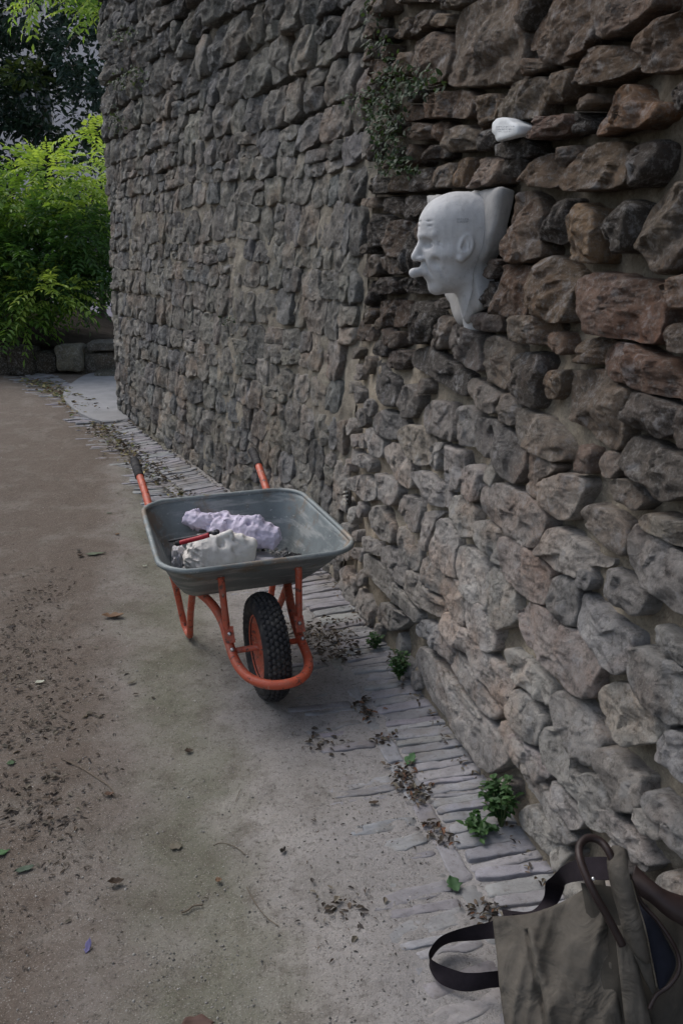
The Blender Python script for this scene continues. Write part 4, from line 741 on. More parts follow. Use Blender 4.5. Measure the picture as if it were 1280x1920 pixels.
# wheel
wh = empty('wheel', (WX, WY, .195)); wh.parent = wb; wh.location = (0, 0, .195)
a = np.linspace(0, 2*math.pi, 72, endpoint=False); b = np.linspace(0, 2*math.pi, 24, endpoint=False)
prof = np.stack([.148+.040*np.cos(b), .047*np.sin(b)*(1-.12*np.cos(b))], 1)
V = np.stack([np.cos(a)[:, None]*prof[:, 0], np.broadcast_to(prof[:, 1], (72, 24)), .192+np.sin(a)[:, None]*prof[:, 0]], -1).reshape(-1, 3)
mb = MB(); mb.add(V, gridf(72, 24, True, True))
rs = np.random.RandomState(5)
for row, ya in enumerate((-1.12, -.68, -.23, .23, .68, 1.12)):
    for k in range(52):
        th = 2*math.pi*(k+.5*(row % 2))/52; ph = ya*.78; rr_ = .148+.0405*math.cos(ph); yy = .047*math.sin(ph)*(1-.12*math.cos(ph))
        er = np.array([math.cos(th), 0, math.sin(th)]); ey = np.array([0, 1., 0]); nrm = er*math.cos(ph)+ey*math.sin(ph); tn = np.array([-math.sin(th), 0, math.cos(th)]); lt = np.cross(nrm, tn)
        c_0 = np.array([0, 0, .192])+er*rr_+ey*yy; q = np.linspace(0, 2*math.pi, 6, endpoint=False); Vk = []
        for sc, hh in ((1.15, -.003), (1, .0055), (.7, .0072)): Vk += [c_0+nrm*hh+tn*math.cos(t_)*.0092*sc+lt*math.sin(t_)*.0072*sc for t_ in q]
        F = [(r_*6+j, r_*6+(j+1) % 6, (r_+1)*6+(j+1) % 6, (r_+1)*6+j) for r_ in (0, 1) for j in range(6)]+[tuple(range(12, 18))]
        mb.add(np.array(Vk), F)
mb2 = mb; V = np.concatenate(mb2.v); tyre = mesh('tyre', WL(V), mb2.f, rubber_m, wh)
mb = MB(); pr = [(.112, -.030), (.119, -.034), (.119, -.028), (.106, -.022), (.096, -.014), (.05, -.010), (.026, -.012), (.024, -.03), (.012, -.03)]; pr = pr+[(r_, -y_) for r_, y_ in pr[::-1]]
pr = np.array(pr); V = np.stack([np.cos(a)[:, None]*pr[:, 0], np.broadcast_to(pr[:, 1], (72, len(pr))), .192+np.sin(a)[:, None]*pr[:, 0]], -1).reshape(-1, 3)
mesh('rim', WL(V), gridf(72, len(pr), True, False), orange_m, wh)
v, f = tubeg([(0, -.14, .195), (0, .14, .195)], .0105, 12); mesh('axle', WL(v), f, orange_m, wh)
# ------------------------------------------------------------------ sculpted heads (signed distance)
def smin(a, b, k): h = np.clip(.5+.5*(b-a)/k, 0, 1); return b*(1-h)+a*h-k*h*(1-h)
def smax(a, b, k): return -smin(-a, -b, k)
def ell(P, c, r): q = (P-np.array(c, float))/np.array(r, float); k0 = np.linalg.norm(q, axis=-1); k1 = np.linalg.norm(q/np.array(r, float), axis=-1); return k0*(k0-1)/np.maximum(k1, 1e-6)
def cap(P, a, b, ra, rb=None):
    a = np.array(a, float); b = np.array(b, float); rb = ra if rb is None else rb; t = np.clip(((P-a)@(b-a))/((b-a)@(b-a)), 0, 1)
    return np.linalg.norm(P-a-t[..., None]*(b-a), axis=-1)-(ra+(rb-ra)*t)
def head_sdf(P, ears=True, neck=True, cigar=True, closed=False):
    Q = P.copy(); Q[..., 1] = np.abs(Q[..., 1])
    d = ell(P, (-.035, 0, .625), (.452, .30, .375))
    if ears: d = smin(d, ell(P, (.06, 0, .70), (.355, .285, .285)), .05)
    d = smin(d, ell(P, (.105, 0, .39), (.285, .25, .34)), .09)
    d = smin(d, ell(P, (.07, 0, .185), (.24, .19, .15)), .07)
    d = smin(d, ell(P, (.225, 0, .085), (.085, .10, .075)), .06)
    d = smin(d, cap(Q, (.26, .165, .40), (.16, .22, .42), .055), .07)
    d = smin(d, cap(Q, (.388, .035, .588), (.305, .18, .603), .036), .035)
    d = smax(d, -ell(Q, (.44, .120, .51), (.16, .085, .062)), .025)
    d = smin(d, ell(Q, (.262, .118, .505), (.06, .06, .04)), .012)
    d = smin(d, cap(Q, (.29, .06, .465), (.27, .165, .47), .016), .02)
    d = smin(d, cap(P, (.37, 0, .555), (.448, 0, .385), .034, .047), .025)
    d = smin(d, ell(Q, (.402, .045, .365), (.05, .032, .03)), .015)
    d = smax(d, -ell(Q, (.425, .026, .338), (.022, .013, .014)), .01)
    d = smin(d, ell(P, (.285, 0, .255), (.105, .115, .10)), .05)
    d = smin(d, cap(Q, (.385, 0, .288), (.355, .06, .27), .018, .010), .015)
    d = smin(d, cap(Q, (.38, 0, .215), (.345, .06, .232), .024, .012), .015)
    d = smax(d, -cap(Q, (.43, 0, .256), (.37, .088, .252), .011, .005), .01)
    d = smax(d, -cap(P, (.41, 0, .165), (.36, 0, .165), .028), .04)
    d = smax(d, -cap(Q, (.375, .07, .335), (.30, .145, .17), .020, .014), .016)
    d = smax(d, -cap(Q, (.27, .195, .34), (.17, .215, .12), .016), .018)
    d = smax(d, -cap(Q, (.33, .165, .30), (.25, .20, .16), .010), .015); d = smax(d, -ell(Q, (.30, .20, .33), (.05, .05, .05)), .04)
    d = smax(d, -cap(Q, (.27, .215, .53), (.22, .26, .50), .006), .012); d = smax(d, -cap(Q, (.27, .213, .50), (.225, .255, .465), .005), .012)
    for zz in (.67, .715): d = smax(d, -cap(Q, (.42, 0, zz), (.33, .20, zz+.01), .005), .02)
    if ears:
        E_ = Q-np.array([.02, .268, .475]); ca, sa = math.cos(.18), math.sin(.18); X_ = E_[..., 0]*ca+E_[..., 2]*sa; Z_ = -E_[..., 0]*sa+E_[..., 2]*ca; L_ = np.stack([X_, E_[..., 1], Z_], -1)
        o_ = ell(L_, (-.01, .02, .02), (.08, .045, .125)); o_ = smin(o_, ell(L_, (.015, .015, -.105), (.045, .032, .04)), .02)
        o_ = smax(o_, -ell(L_, (0, .062, .03), (.052, .035, .095)), .015)
        o_ = smin(o_, cap(L_, (-.02, .035, .10), (-.03, .04, -.03), .011), .01); o_ = smin(o_, cap(L_, (-.03, .04, -.03), (.03, .04, -.055), .012), .01); o_ = smin(o_, cap(L_, (.01, .035, .08), (-.025, .035, .03), .009), .01)
        o_ = smin(o_, cap(L_, (.045, .03, .01), (.04, .03, -.03), .014), .01); o_ = smax(o_, -ell(L_, (.03, .06, -.0), (.018, .04, .022)), .008)
        d = smin(d, o_, .018)
    if neck: d = smin(d, cap(P, (-.13, 0, .15), (-.20, 0, -.30), .17, .12), .07)
    if cigar:
        d = smin(d, cap(P, (.34, 0, .245), (.465, 0, .225), .044, .050), .012)
    return d
def head_mesh(H, fn, lo=(-.55, -.42, -.36), hi=(.62, .42, 1.05), res=.0115):
    ax_ = [np.arange(a_, b_+res, res) for a_, b_ in zip(lo, hi)]; P = np.stack(np.meshgrid(*ax_, indexing='ij'), -1)
    V, F = snets(fn(P), lo, res); return V*H, F
def plaster(name, col, cracks=.3, sc=14):
    m = M(name); n = m.noise(sc, 6, .65); c = m.mix(m.ramp(n, (.3, 0), (.7, 1)), tuple(x*.82 for x in col), col)
    c = m.mix(m.ramp(m.noise(sc*2.6, 6, .75), (.56, 0), (.72, cracks)), c, tuple(x*.5 for x in col)); c = m.mix(m.ramp(m.noise(sc*12, 3, .7), (.66, 0), (.72, .6)), c, tuple(x*.35 for x in col))
    b = m.bump(m.noise(sc*5, 6, .7), .35, .003); b = m.bump(m.noise(sc*.9, 4, .6), .3, .008, b); c = m.mix(m.ramp(m.noise(1, 6, .7, vec=m.scaled((30, 30, 5))), (.5, 0), (.68, cracks*.6)), c, tuple(x*.45 for x in col)); return m.fin(c, .8, b)
white_m = plaster('weathered white plaster', (.56, .56, .565), .6, 16)
clay_m = plaster('damp grey clay', (.72, .69, .65), .4, 18); mauve_m = plaster('mauve casting paste', (.58, .53, .65), .35, 16); chalk_m = plaster('chalky plaster', (.62, .60, .62), .2, 20)
# face on the wall
hd_s, hd_z = whit([905], [460]); 
def solve_out(px, py, d): s, z = whit([px], [py], d); return s[0], z[0]
so_, zo_ = solve_out(861, 460, .062)
_, zt = solve_out(861, 361, .062); _, zb_ = solve_out(861, 556, .062)
O = wp(so_, zo_, .062); O = np.array([O[0], O[1], zb_]); HH = zt-zb_
vd = norm(np.array([O[0], O[1]])); ang0 = math.atan2(-vd[1], -vd[0])     # direction to the viewer
fa = ang0-R(75)
if math.cos(fa) > 0: fa = ang0+R(75)
fdir = np.array([math.cos(fa), math.sin(fa), 0]); ldir = np.array([-fdir[1], fdir[0], 0])
if ldir @ np.array([-vd[0], -vd[1], 0]) < 0: ldir = -ldir
V, F = head_mesh(HH, head_sdf); V = V+.0022*fbm(V*30, 4)[:, None]*norm(V-np.array([0, 0, HH*.5]))
Wv = O+V[:, :1]*fdir+V[:, 1:2]*ldir+V[:, 2:]*np.array([0, 0, 1.])
sculp = empty('face_sculpture', tuple(O), 'white plaster head of a bald man biting a stub, on a tapering slab', 'sculpture')
if np.dot(np.cross(fdir, ldir), [0, 0, 1]) < 0: F = F[:, ::-1]
face = mesh('head', Wv, F, white_m, sculp)
# slab behind it, from its traced outline
rs = np.random.RandomState(3); Pq, _ = resample(PLATE, 90); cc = Pq.mean(0); cc[1] += .02
Vs = []
for t, d_ in ((.94, -.03), (.99, .008), (.985, .018), (.955, .024), (.92, .028), (.85, .03), (.7, .03), (.5, .03), (.25, .03)):
    q = cc+(Pq-cc)*t; q = q+(.004*fbm(V3(q[:, 0]*40, q[:, 1]*40, 3), 3))[:, None]*(t > .9); Vs.append(wp(q[:, 0], q[:, 1], d_+((.010*fbm(V3(q[:, 0]*24, q[:, 1]*24, 8), 5)) if d_ > 0 else 0)))
Vs.append(wp(cc[0], cc[1], .035)[None]); n = 90; k_ = 9; F = gridf(k_, n, False, True)[:, ::-1].tolist()+[[(k_-1)*n+j, (k_-1)*n+(j+1) % n, k_*n] for j in range(n)]
mesh('slab', np.vstack(Vs), F, plaster('rough cement render', (.34, .335, .33), .6, 22), sculp)
# two lines of pencilled writing on the temple
ink_m = simple('pencil line', (.2, .2, .21), .8, 40, .2)
from mathutils.bvhtree import BVHTree
bv = BVHTree.FromPolygons([tuple(v) for v in Wv], [tuple(int(i) for i in q) for q in F_] if False else [tuple(int(i) for i in p.vertices) for p in face.data.polygons])
pen = MB(); camp = np.array([0, 0, CH])
def stroke(pts, r=.0005):
    W_ = []
    for px, py in pts:
        d_ = norm(rays(px, py)); h_ = bv.ray_cast(Vector(camp), Vector(d_))
        if h_[0] is None: return
        W_.append(np.array(h_[0])+np.array(h_[1])*.0004*(1 if np.dot(h_[1], d_) < 0 else -1))
    v, f = tubeg(np.array(W_), r, 5); pen.add(v, f)
X0, Y0, S_ = 856.5, 409.5, .62
GL = {'S': [(3, 0), (0, 1), (3, 3), (0, 5)], 'Y': [(0, 0), (1.5, 2.5), (3, 0), (1.5, 2.5), (1, 5)], 'T': [(0, 0), (3, 0), (1.5, 0), (1.5, 5)], 'I': [(1, 0), (1, 5)], 'E': [(3, 0), (0, 0), (0, 2.5), (2, 2.5), (0, 2.5), (0, 5), (3, 5)], 'N': [(0, 5), (0, 0), (3, 5), (3, 0)],
      'C': [(3, .5), (1, 0), (0, 2.5), (1, 5), (3, 4.5)], 'A': [(0, 5), (1.5, 0), (3, 5)], 'R': [(0, 5), (0, 0), (3, 1), (0, 2.5), (3, 5)], 'G': [(3, .5), (1, 0), (0, 2.5), (1, 5), (3, 4), (2, 3)], 'U': [(0, 0), (.5, 5), (2.5, 5), (3, 0)], 'P': [(0, 5), (0, 0), (3, 1), (0, 2.5)]}
for ln, (word, yy) in enumerate((('SYTIEN', 0), ('CARGUP', 7.5))):
    for i, ch in enumerate(word): stroke([(X0+ln*.4+(i*6+gx)*S_, Y0+(yy+gy)*S_-i*.05) for gx, gy in GL[ch]])
if pen.n: mesh('pencil_writing', np.concatenate(pen.v), pen.f, ink_m, sculp)
# little white plaster patch above
cc = PLAQUE.mean(0); Pq, _ = resample(PLAQUE, 48); Vs = []
for t, d_ in ((.6, -.02), (.97, .030), (1.0, .042), (.98, .050), (.93, .054), (.6, .055), (.3, .055)):
    q = cc+(Pq-cc)*t; Vs.append(wp(q[:, 0], q[:, 1], d_+.003*fbm(V3(q[:, 0]*30, q[:, 1]*30, 2), 3)))
Vs.append(wp(cc[0], cc[1], .055)[None]); n = 48; k_ = 7; F = gridf(k_, n, False, True)[:, ::-1].tolist()+[[(k_-1)*n+j, (k_-1)*n+(j+1) % n, k_*n] for j in range(n)]
plq = empty('plaster_plaque', tuple(wp(cc[0], cc[1], 0)), 'small white plaster patch with faint scratched writing, stuck on the wall above the face', 'plaque')
pm = mesh('patch', np.vstack(Vs), F, plaster('fresh white plaster', (.60, .62, .63), .2, 30), plq)
bv = BVHTree.FromPolygons([tuple(v) for v in np.vstack(Vs)], [tuple(int(i) for i in q) for q in F]); pen = MB()
for row, yy in enumerate((237, 241.5, 246)):
    x_ = 929.
    while x_ < 964-row*3: stroke([(x_+rs.uniform(0, 1), yy+rs.uniform(-1, 1)), (x_+rs.uniform(.5, 2), yy+rs.uniform(0, 2.4)), (x_+rs.uniform(1, 3), yy+rs.uniform(-1.4, 1))], .0006); x_ += rs.uniform(2.6, 4.2)
if pen.n: mesh('scratched_writing', np.concatenate(pen.v), pen.f, simple('scratch', (.33, .34, .36), .9), plq)
# ------------------------------------------------------------------ things lying in the tray
def WI(px, py, z):                           # photo pixel at height z -> tray frame
    P = at(px, py, z); dx, dy = P[0]-WX, P[1]-WY; return np.array([wc*dx+ws_*dy, -ws_*dx+wc*dy, z])
def frame(zax, xax):
    z_ = norm(np.array(zax, float)); x_ = np.array(xax, float); x_ = norm(x_-z_*(x_@z_)); return x_, np.cross(z_, x_), z_
def lumps(P, sd_, a=.03, f=5): return a*fbm(P*f+sd_, 4)
# grey clay head on its side
P1, P2 = at(349, 1052, .398), at(483, 1042, .398); zax = P1-P2; Hc = np.linalg.norm(zax)*1.0
def fclay(P):
    d = head_sdf(P, ears=False, neck=False, cigar=False); curl = ridged(P*7, 3); back = sstep(.5, .85, P[..., 2]-P[..., 0]*.25)
    return smax(d-.055*back*(curl)-.025*back*ridged(P*14, 2)-.012*fbm(P*9, 3), -(P[..., 0]+.08), .04)
V, F = head_mesh(1, fclay, (-.62, -.45, -.12), (.62, .45, 1.15), .0115)
x_, y_, z_ = frame(zax, (-.05, -.35, .95)); cen = P2-z_*.04*0
Wv = cen+Hc*(V[:, :1]*x_+V[:, 1:2]*y_+V[:, 2:]*z_); Wv[:, 2] -= .0

tag(mesh('clay_head', Wv, F, clay_m), 'grey clay head lying on its back in the wheelbarrow tray, face up', 'clay head')
# mauve cast of a face
P1, P2 = WL((-.53, -.03, .43)), WL((-.40, .17, .40)); zax = P1-P2; Hm = np.linalg.norm(zax)*1.02
def fmau(P):
    d = head_sdf(P, ears=False, neck=False, cigar=False); d = smax(d, -(P[..., 0]-.03), .05); d = d-.05*fbm(P*4.3, 4)*1.0-.035*ridged(P*7.5, 4)
    d = smin(d, ell(P, (.20, .03, 1.02), (.17, .30, .26))-.09*fbm(P*5+3, 3)-.06*ridged(P*6, 4), .05); d = smin(d, ell(P, (.25, -.03, 1.36), (.11, .2, .26))-.08*fbm(P*6+5, 3)-.05*ridged(P*8, 4), .05); return d
V, F = head_mesh(1, fmau, (-.25, -.55, -.15), (.68, .55, 1.75), .015)
x_, y_, z_ = frame(zax, (-.1, .0, 1)); Wv = P2+Hm*(V[:, :1]*x_+V[:, 1:2]*y_+V[:, 2:]*z_); 
tag(mesh('mauve_face_cast', Wv, F, mauve_m), 'crumpled mauve cast of a face behind the grey clay head in the wheelbarrow', 'face cast')
def lump(name, label, cat, c0, r0, mat, sd_, amp=.3, fq=3.2, group=None):
    ax_ = [np.arange(-1.6, 1.61, .1)]*3; P = np.stack(np.meshgrid(*ax_, indexing='ij'), -1); V, F = snets(np.linalg.norm(P, axis=-1)-1-amp*fbm(P*fq*.5+sd_, 4)*2-amp*.4*ridged(P*fq+sd_, 2), (-1.6,)*3, .1)
    o = mesh(name, V*np.array(r0)+np.array(c0), F, mat); return tag(o, label, cat, group)
c0 = WL(WI(335, 1044, .40)); lump('plaster_chunk', 'crumbly white plaster chunk at the left end of the clay head in the tray', 'plaster chunk', (c0[0], c0[1], .393), (.024, .04, .05), chalk_m, 4, .35, 5)
c0 = WL((-.40, -.0, .34)); lump('rubble_heap', 'low heap of grey plaster rubble under the casts in the tray', 'rubble', (c0[0], c0[1], .345), (.17, .11, .045), chalk_m, 14, .3, 7)
c0 = WL(WI(352, 985, .39)); lump('plaster_lump', 'dark grimy plaster lump under the left tip of the mauve cast', 'plaster lump', (c0[0], c0[1], .43), (.03, .03, .05), simple('grimy plaster', (.09, .085, .08), .9, 30, .5, .6, .006), 7)
c0 = WL(WI(552, 1042, .37)); lump('dark_rag', 'small black crumpled rag at the front right corner of the tray', 'rag', (c0[0], c0[1], .362), (.035, .022, .016), rubber_m, 9, .4, 5)
mb = MB(); rs = np.random.RandomState(77)
for k in range(220):
    px, py = rs.uniform(482, 560), rs.uniform(1022, 1056)
    if rs.rand() < .25: px, py = rs.uniform(320, 500), rs.uniform(1000, 1066)
    p = WL(WI(px, py, .345)); 
    if not (-.53 < WI(px, py, .345)[0] < -.2): continue
    v, f = ballg((p[0], p[1], .344+rs.uniform(0, .01)), rs.uniform(.002, .009, 3), nu=6, nv=4); v = v+.003*rs.normal(0, 1, v.shape); g_ = rs.uniform(.35, .65) if rs.rand() < .85 else .05; mb.add(v, f, (g_, g_*.98, g_*.97))
crumb_m = simple('plaster crumbs', (1, 1, 1), .9, 30, .2, .3, .002, usetint=True); o = mb.build('crumbs', crumb_m, smooth=False); tag(o, 'white plaster crumbs and dark scraps in the tray', kind='stuff')
# pincers
pc = empty('pincers', (0, 0, 0), 'worn pincers with red handle sleeves lying on the casts in the wheelbarrow', 'pincers')
h1 = [at(318, 1015, .50), at(345, 1010, .525), at(375, 1004, .548), at(398, 998, .556)]; h2 = [at(333, 1019, .51), at(352, 1014, .525), at(372, 1009, .54), at(392, 1003, .552)]
pc.location = tuple(h1[3])
gun_m = simple('dark tool steel', (.05, .05, .055), .45, 40, .5, .2, .001, metal=.6); red_m = simple('red plastic sleeve', (.36, .02, .03), .5, 40, .3)
v, f = tubeg(crom(h1, 6), .0055, 8); mesh('handle', v, f, gun_m, pc); v, f = tubeg(crom(h2, 6), .0088, 10); mesh('handle', v, f, red_m, pc)
v, f = tubeg(crom([h2[0]-(h2[1]-h2[0])*.12, h2[0]+(h2[1]-h2[0])*.3], 4), .0098, 8); mesh('handle_tip', v, f, rubber_m, pc)
j = at(402, 999, .556); v, f = ballg(j, (.014, .012, .009), nu=10, nv=7); mesh('joint', v, f, gun_m, pc)
for s in (0, 1):
    v, f = tubeg(crom([j, at(407, 995+s*3, .559), at(411, 998+s*2, .556)], 4), [.007, .0075, .007, .0065, .006, .006, .005, .004, .003], 8); mesh('jaw', v, f, gun_m, pc)
# ------------------------------------------------------------------ bag
canvas_m = simple('worn olive canvas', (.086, .078, .067), .95, 16, .3, .5, .002, bsc=420, spec=.1)
cv_n = canvas_m.node_tree; cv_b = [x for x in cv_n.nodes if x.type == 'BUMP'][0]; cv_q = cv_n.nodes.new('ShaderNodeTexNoise'); cv_q.inputs['Scale'].default_value = 11; cv_q.inputs['Distortion'].default_value = 1.5; cv_q.inputs['Detail'].default_value = 3; cv_g = cv_n.nodes.new('ShaderNodeNewGeometry'); cv_n.links.new(cv_g.outputs['Position'], cv_q.inputs['Vector']); cv_c = cv_n.nodes.new('ShaderNodeBump'); cv_c.inputs['Distance'].default_value = .03; cv_c.inputs['Strength'].default_value = .5; cv_n.links.new(cv_q.outputs['Fac'], cv_c.inputs['Height']); cv_n.links.new(cv_c.outputs[0], cv_b.inputs['Normal'])
leather_m = simple('dark brown leather', (.022, .013, .012), .5, 30, .3, .3, .001); web_m = simple('dark brown webbing', (.022, .018, .022), .9, 30, .25, .5, .0015, bsc=500, spec=.1)
navy_m = simple('dark blue lining', (.012, .014, .024), .9, 25, .3, .4, .003)
def pillow(C, back, bulge, n=26, m_=30, fold=.006, fq=14, sd_=0, groove=None, pw=2.6, sag=0.):
    """closed cushion: front quad corners TL,TR,BR,BL, back = vector to its rear face"""
    C = [np.array(c, float) for c in C]; u = np.linspace(0, 1, n); v = np.linspace(0, 1, m_); U, Vv = np.meshgrid(u, v, indexing='ij')
    P = C[0]*((1-U)*(1-Vv))[..., None]+C[1]*(U*(1-Vv))[..., None]+C[2]*(U*Vv)[..., None]+C[3]*((1-U)*Vv)[..., None]
    P = P+(sag*np.sin(math.pi*U)*(1-Vv)**2)[..., None]*np.array([.0, -.1, -1.])
    nrm = norm(np.cross(C[1]-C[0], C[3]-C[0])); 
    if nrm @ np.array(back, float) > 0: nrm = -nrm
    e = (1-np.abs(2*U-1)**pw)*(1-np.abs(2*Vv-1)**pw); e = np.maximum(e, 0)**.5
    f = fold*(fbm(P*fq+sd_, 4)+.9*ridged(V3(U*3+Vv*1.5, Vv*1.2, sd_), 2))*np.minimum(1, e*3)
    d = bulge*e+f
    if groove is not None: d = d+groove(U, Vv)*np.minimum(1, e*2)
    A_ = P+nrm*d[..., None]; B_ = P+np.array(back, float)*e[..., None]+0*nrm
    Vt = np.concatenate([A_.reshape(-1, 3), B_.reshape(-1, 3)]); g = gridf(n, m_); return Vt, g.tolist()+(g[:, ::-1]+n*m_).tolist()
bag = empty('canvas_bag', (.55, 1.45, 0), 'olive canvas bag with brown leather handle and dark strap, slumped against the wall foot', 'bag')
Q = lambda l: [at(*q) for q in l]
def gv(U, V): x = (U-(.30+.13*V)); return np.where(V > .13, -.016*np.exp(-(x/.012)**2)+.010*np.exp(-((x-.05)/.035)**2), 0)
v, f = pillow(Q([(922, 1718, .20), (1132, 1640, .31), (1185, 2010, .07), (955, 2010, .03)]), (.05, .11, -.09), .045, 60, 80, .026, 9, 1, gv, 2.2, .03); mesh('body', v, f, canvas_m, bag)
v, f = pillow(Q([(1088, 1655, .30), (1292, 1680, .30), (1330, 2010, .10), (1150, 2010, .07)]), (.05, .10, -.10), .01, 30, 40, .012, 10, 5); mesh('rear_pocket', v, f, simple('dark olive canvas', (.04, .036, .03), .95, 16, .3, .4, .002, bsc=400), bag)
v, f = pillow(Q([(1150, 1735, .315), (1180, 1735, .32), (1222, 1930, .15), (1172, 1930, .14)]), (.01, .02, -.02), .012, 14, 30, .004, 14, 6); mesh('side_gusset', v, f, canvas_m, bag)
def strip(L, R_, th, name, mat, sd_, n=8, k=6, bul=.008):
    A_ = crom(Q(L), k); B_ = crom(Q(R_), k); m_ = len(A_); u = np.linspace(0, 1, n); V = []
    nr = norm(np.cross(B_-A_, np.gradient(A_, axis=0))); nr[nr[:, 2] < 0] *= -1
    for sgn in (1, -1):
        G = A_[:, None]*(1-u)[None, :, None]+B_[:, None]*u[None, :, None]; e = np.sqrt(np.maximum(0, 1-(2*u-1)**2))
        V.append((G+nr[:, None]*(sgn*(th+(bul if sgn > 0 else 0))*e)[None, :, None]+(.003*fbm(G*20+sd_, 3))[..., None]).reshape(-1, 3))
    g = gridf(m_, n); return mesh(name, np.concatenate(V), g.tolist()+(g[:, ::-1]+m_*n).tolist(), mat, bag)
strip([(1141, 1592, .43), (1136, 1614, .42), (1142, 1657, .39), (1155, 1704, .355), (1171, 1759, .31), (1201, 1813, .25), (1224, 1856, .20)], [(1176, 1600, .43), (1180, 1640, .42), (1194, 1696, .37), (1206, 1735, .34), (1217, 1794, .28), (1230, 1852, .21), (1234, 1862, .20)], .010, 'rolled_flap', canvas_m, 3)
strip([(1196, 1690, .325), (1206, 1735, .31), (1217, 1794, .255), (1230, 1852, .20)], [(1215, 1700, .325), (1250, 1765, .27), (1266, 1810, .235), (1240, 1858, .20)], .004, 'lining', navy_m, 4, bul=.001)
strip([(1180, 1668, .35), (1215, 1690, .34), (1250, 1720, .32), (1300, 1750, .30)], [(1190, 1620, .37), (1230, 1655, .36), (1270, 1675, .35), (1320, 1690, .34)], .006, 'top_flap', leather_m, 9, bul=.012)
v, f = tubeg(crom(Q([(1178, 1640, .40), (1200, 1690, .35), (1228, 1722, .325), (1254, 1758, .30), (1270, 1790, .27), (1272, 1820, .25), (1254, 1848, .225), (1230, 1866, .21), (1216, 1892, .19)]), 8), .0042, 8); mesh('leather_trim', v, f, leather_m, bag)
v, f = tubeg(crom(Q([(1182, 1650, .40), (1196, 1700, .36), (1208, 1740, .335), (1219, 1794, .275), (1231, 1852, .215)]), 8), .0022, 6); mesh('zip', v, f, simple('brass zip', (.16, .14, .11), .5, 80, .3, metal=.5), bag)
hp = crom(Q([(1166, 1772, .315), (1140, 1722, .36), (1110, 1668, .41), (1088, 1616, .44), (1086, 1586, .45), (1102, 1571, .455), (1124, 1577, .45), (1142, 1600, .44), (1152, 1636, .41)]), 8); v, f = tubeg(hp, .0078, 12); mesh('handle', v, f, leather_m, bag)
v, f = ballg(at(1111, 1648, .425), .0042); mesh('rivet', v, f, steel_m, bag)
def ribbon(T_, B_, name='strap', th=.0012, k=8):
    A_ = crom(Q(T_), k); Bb = crom(Q(B_), k); m_ = len(A_); nr = norm(np.cross(Bb-A_, np.gradient(A_, axis=0)))*th; n = 6; u = np.linspace(0, 1, n); V = []
    for sgn in (1, -1):
        G = A_[:, None]*(1-u)[None, :, None]+Bb[:, None]*u[None, :, None]+sgn*nr[:, None]; V.append((G+(.0015*fbm(G*25, 2))[..., None]).reshape(-1, 3))
    g = gridf(m_, n); return mesh(name, np.concatenate(V), g.tolist()+(g[:, ::-1]+m_*n).tolist(), web_m, bag)
ribbon([(1146, 1606, .38), (1094, 1608, .36), (1057, 1622, .27), (1034, 1645, .20), (1022, 1657, .16), (1018, 1684, .12), (993, 1710, .10), (940, 1706, .14)], [(1150, 1650, .36), (1098, 1650, .33), (1066, 1656, .24), (1058, 1660, .17), (1056, 1668, .14), (1044, 1694, .11), (1018, 1722, .12), (945, 1722, .17)])
ribbon([(975, 1716, .15), (945, 1716, .14), (915, 1730, .10), (862, 1742, .055), (826, 1757, .05), (806, 1782, .048), (808, 1800, .046), (838, 1815, .042), (878, 1825, .045), (925, 1822, .06), (975, 1815, .05)], [(975, 1765, .09), (945, 1762, .09), (918, 1760, .06), (880, 1763, .02), (840, 1768, .012), (816, 1785, .010), (805, 1812, .008), (822, 1842, .006), (868, 1858, .006), (925, 1852, .014), (975, 1845, .01)], 'strap')
# ------------------------------------------------------------------ weeds, ivy
weed_m = mat_leaf('weed leaves', .25, .6)
def weed(px, py, hgt, wid, nl, label, sd_, size=.022, lean=(0, 0), cols=((.03, .07, .025), (.06, .13, .04)), name='weed', cat='weed', group=None):
    rs = np.random.RandomState(sd_); b = at(px, py, .0); b[2] = gz(b[0], b[1])-.004; root = empty(name, tuple(b), label, cat, group); st = MB(); B, D, T_ = [], [], []
    for k in range(max(3, nl//8)):
        a = rs.uniform(0, 6.28); tip = b+np.array([math.cos(a)*wid*rs.uniform(.2, 1)+lean[0], math.sin(a)*wid*rs.uniform(.2, 1)+lean[1], hgt*rs.uniform(.5, 1)]); mid = (b+tip)/2+[0, 0, hgt*.15]
        P = crom([b, mid, tip], 5); v, f = tubeg(P, np.linspace(.0016, .0007, len(P)), 5); st.add(v, f)
        for j in range(8):
            t = rs.uniform(.3, 1); p = P[int(t*(len(P)-1))]; B.append(p); D.append([rs.normal(), rs.normal(), rs.uniform(-.1, .6)]); T_.append(t)
    B = np.array(B); n = len(B); c0_, c1_ = np.array(cols); f_ = rs.rand(n, 1); V, F, T = leaves(B, np.array(D), np.tile([0, 0, 1.], (n, 1))+rs.normal(0, .2, (n, 3)), size*rs.uniform(.6, 1.3, n), size*rs.uniform(.5, .8, n), c0_*(1-f_)+c1_*f_, fold=.12)
    st.build('stems', simple('weed stem', (.08, .11, .04), .7), root)['kind'] = 'stuff'; mesh('leaves', V, tri4(F), weed_m, root, tint=T, smooth=False); return root
G_ = 'small weeds at the foot of the wall'
weed(703, 1214, .075, .04, 110, 'smallest tuft of weed at the wall foot, just right of the wheel', 1, .018, group=G_)
weed(748, 1272, .13, .05, 200, 'upright green weed at the wall foot, second from the barrow', 2, .020, group=G_)
weed(940, 1548, .15, .06, 260, 'largest leafy weed at the wall foot, in front of the bag', 3, .024, (-.01, .02), group=G_)
weed(912, 1552, .05, .05, 90, 'low weed beside the largest one at the wall foot', 4, .026, (-.03, -.01), group=G_)
ivy_m = weed_m
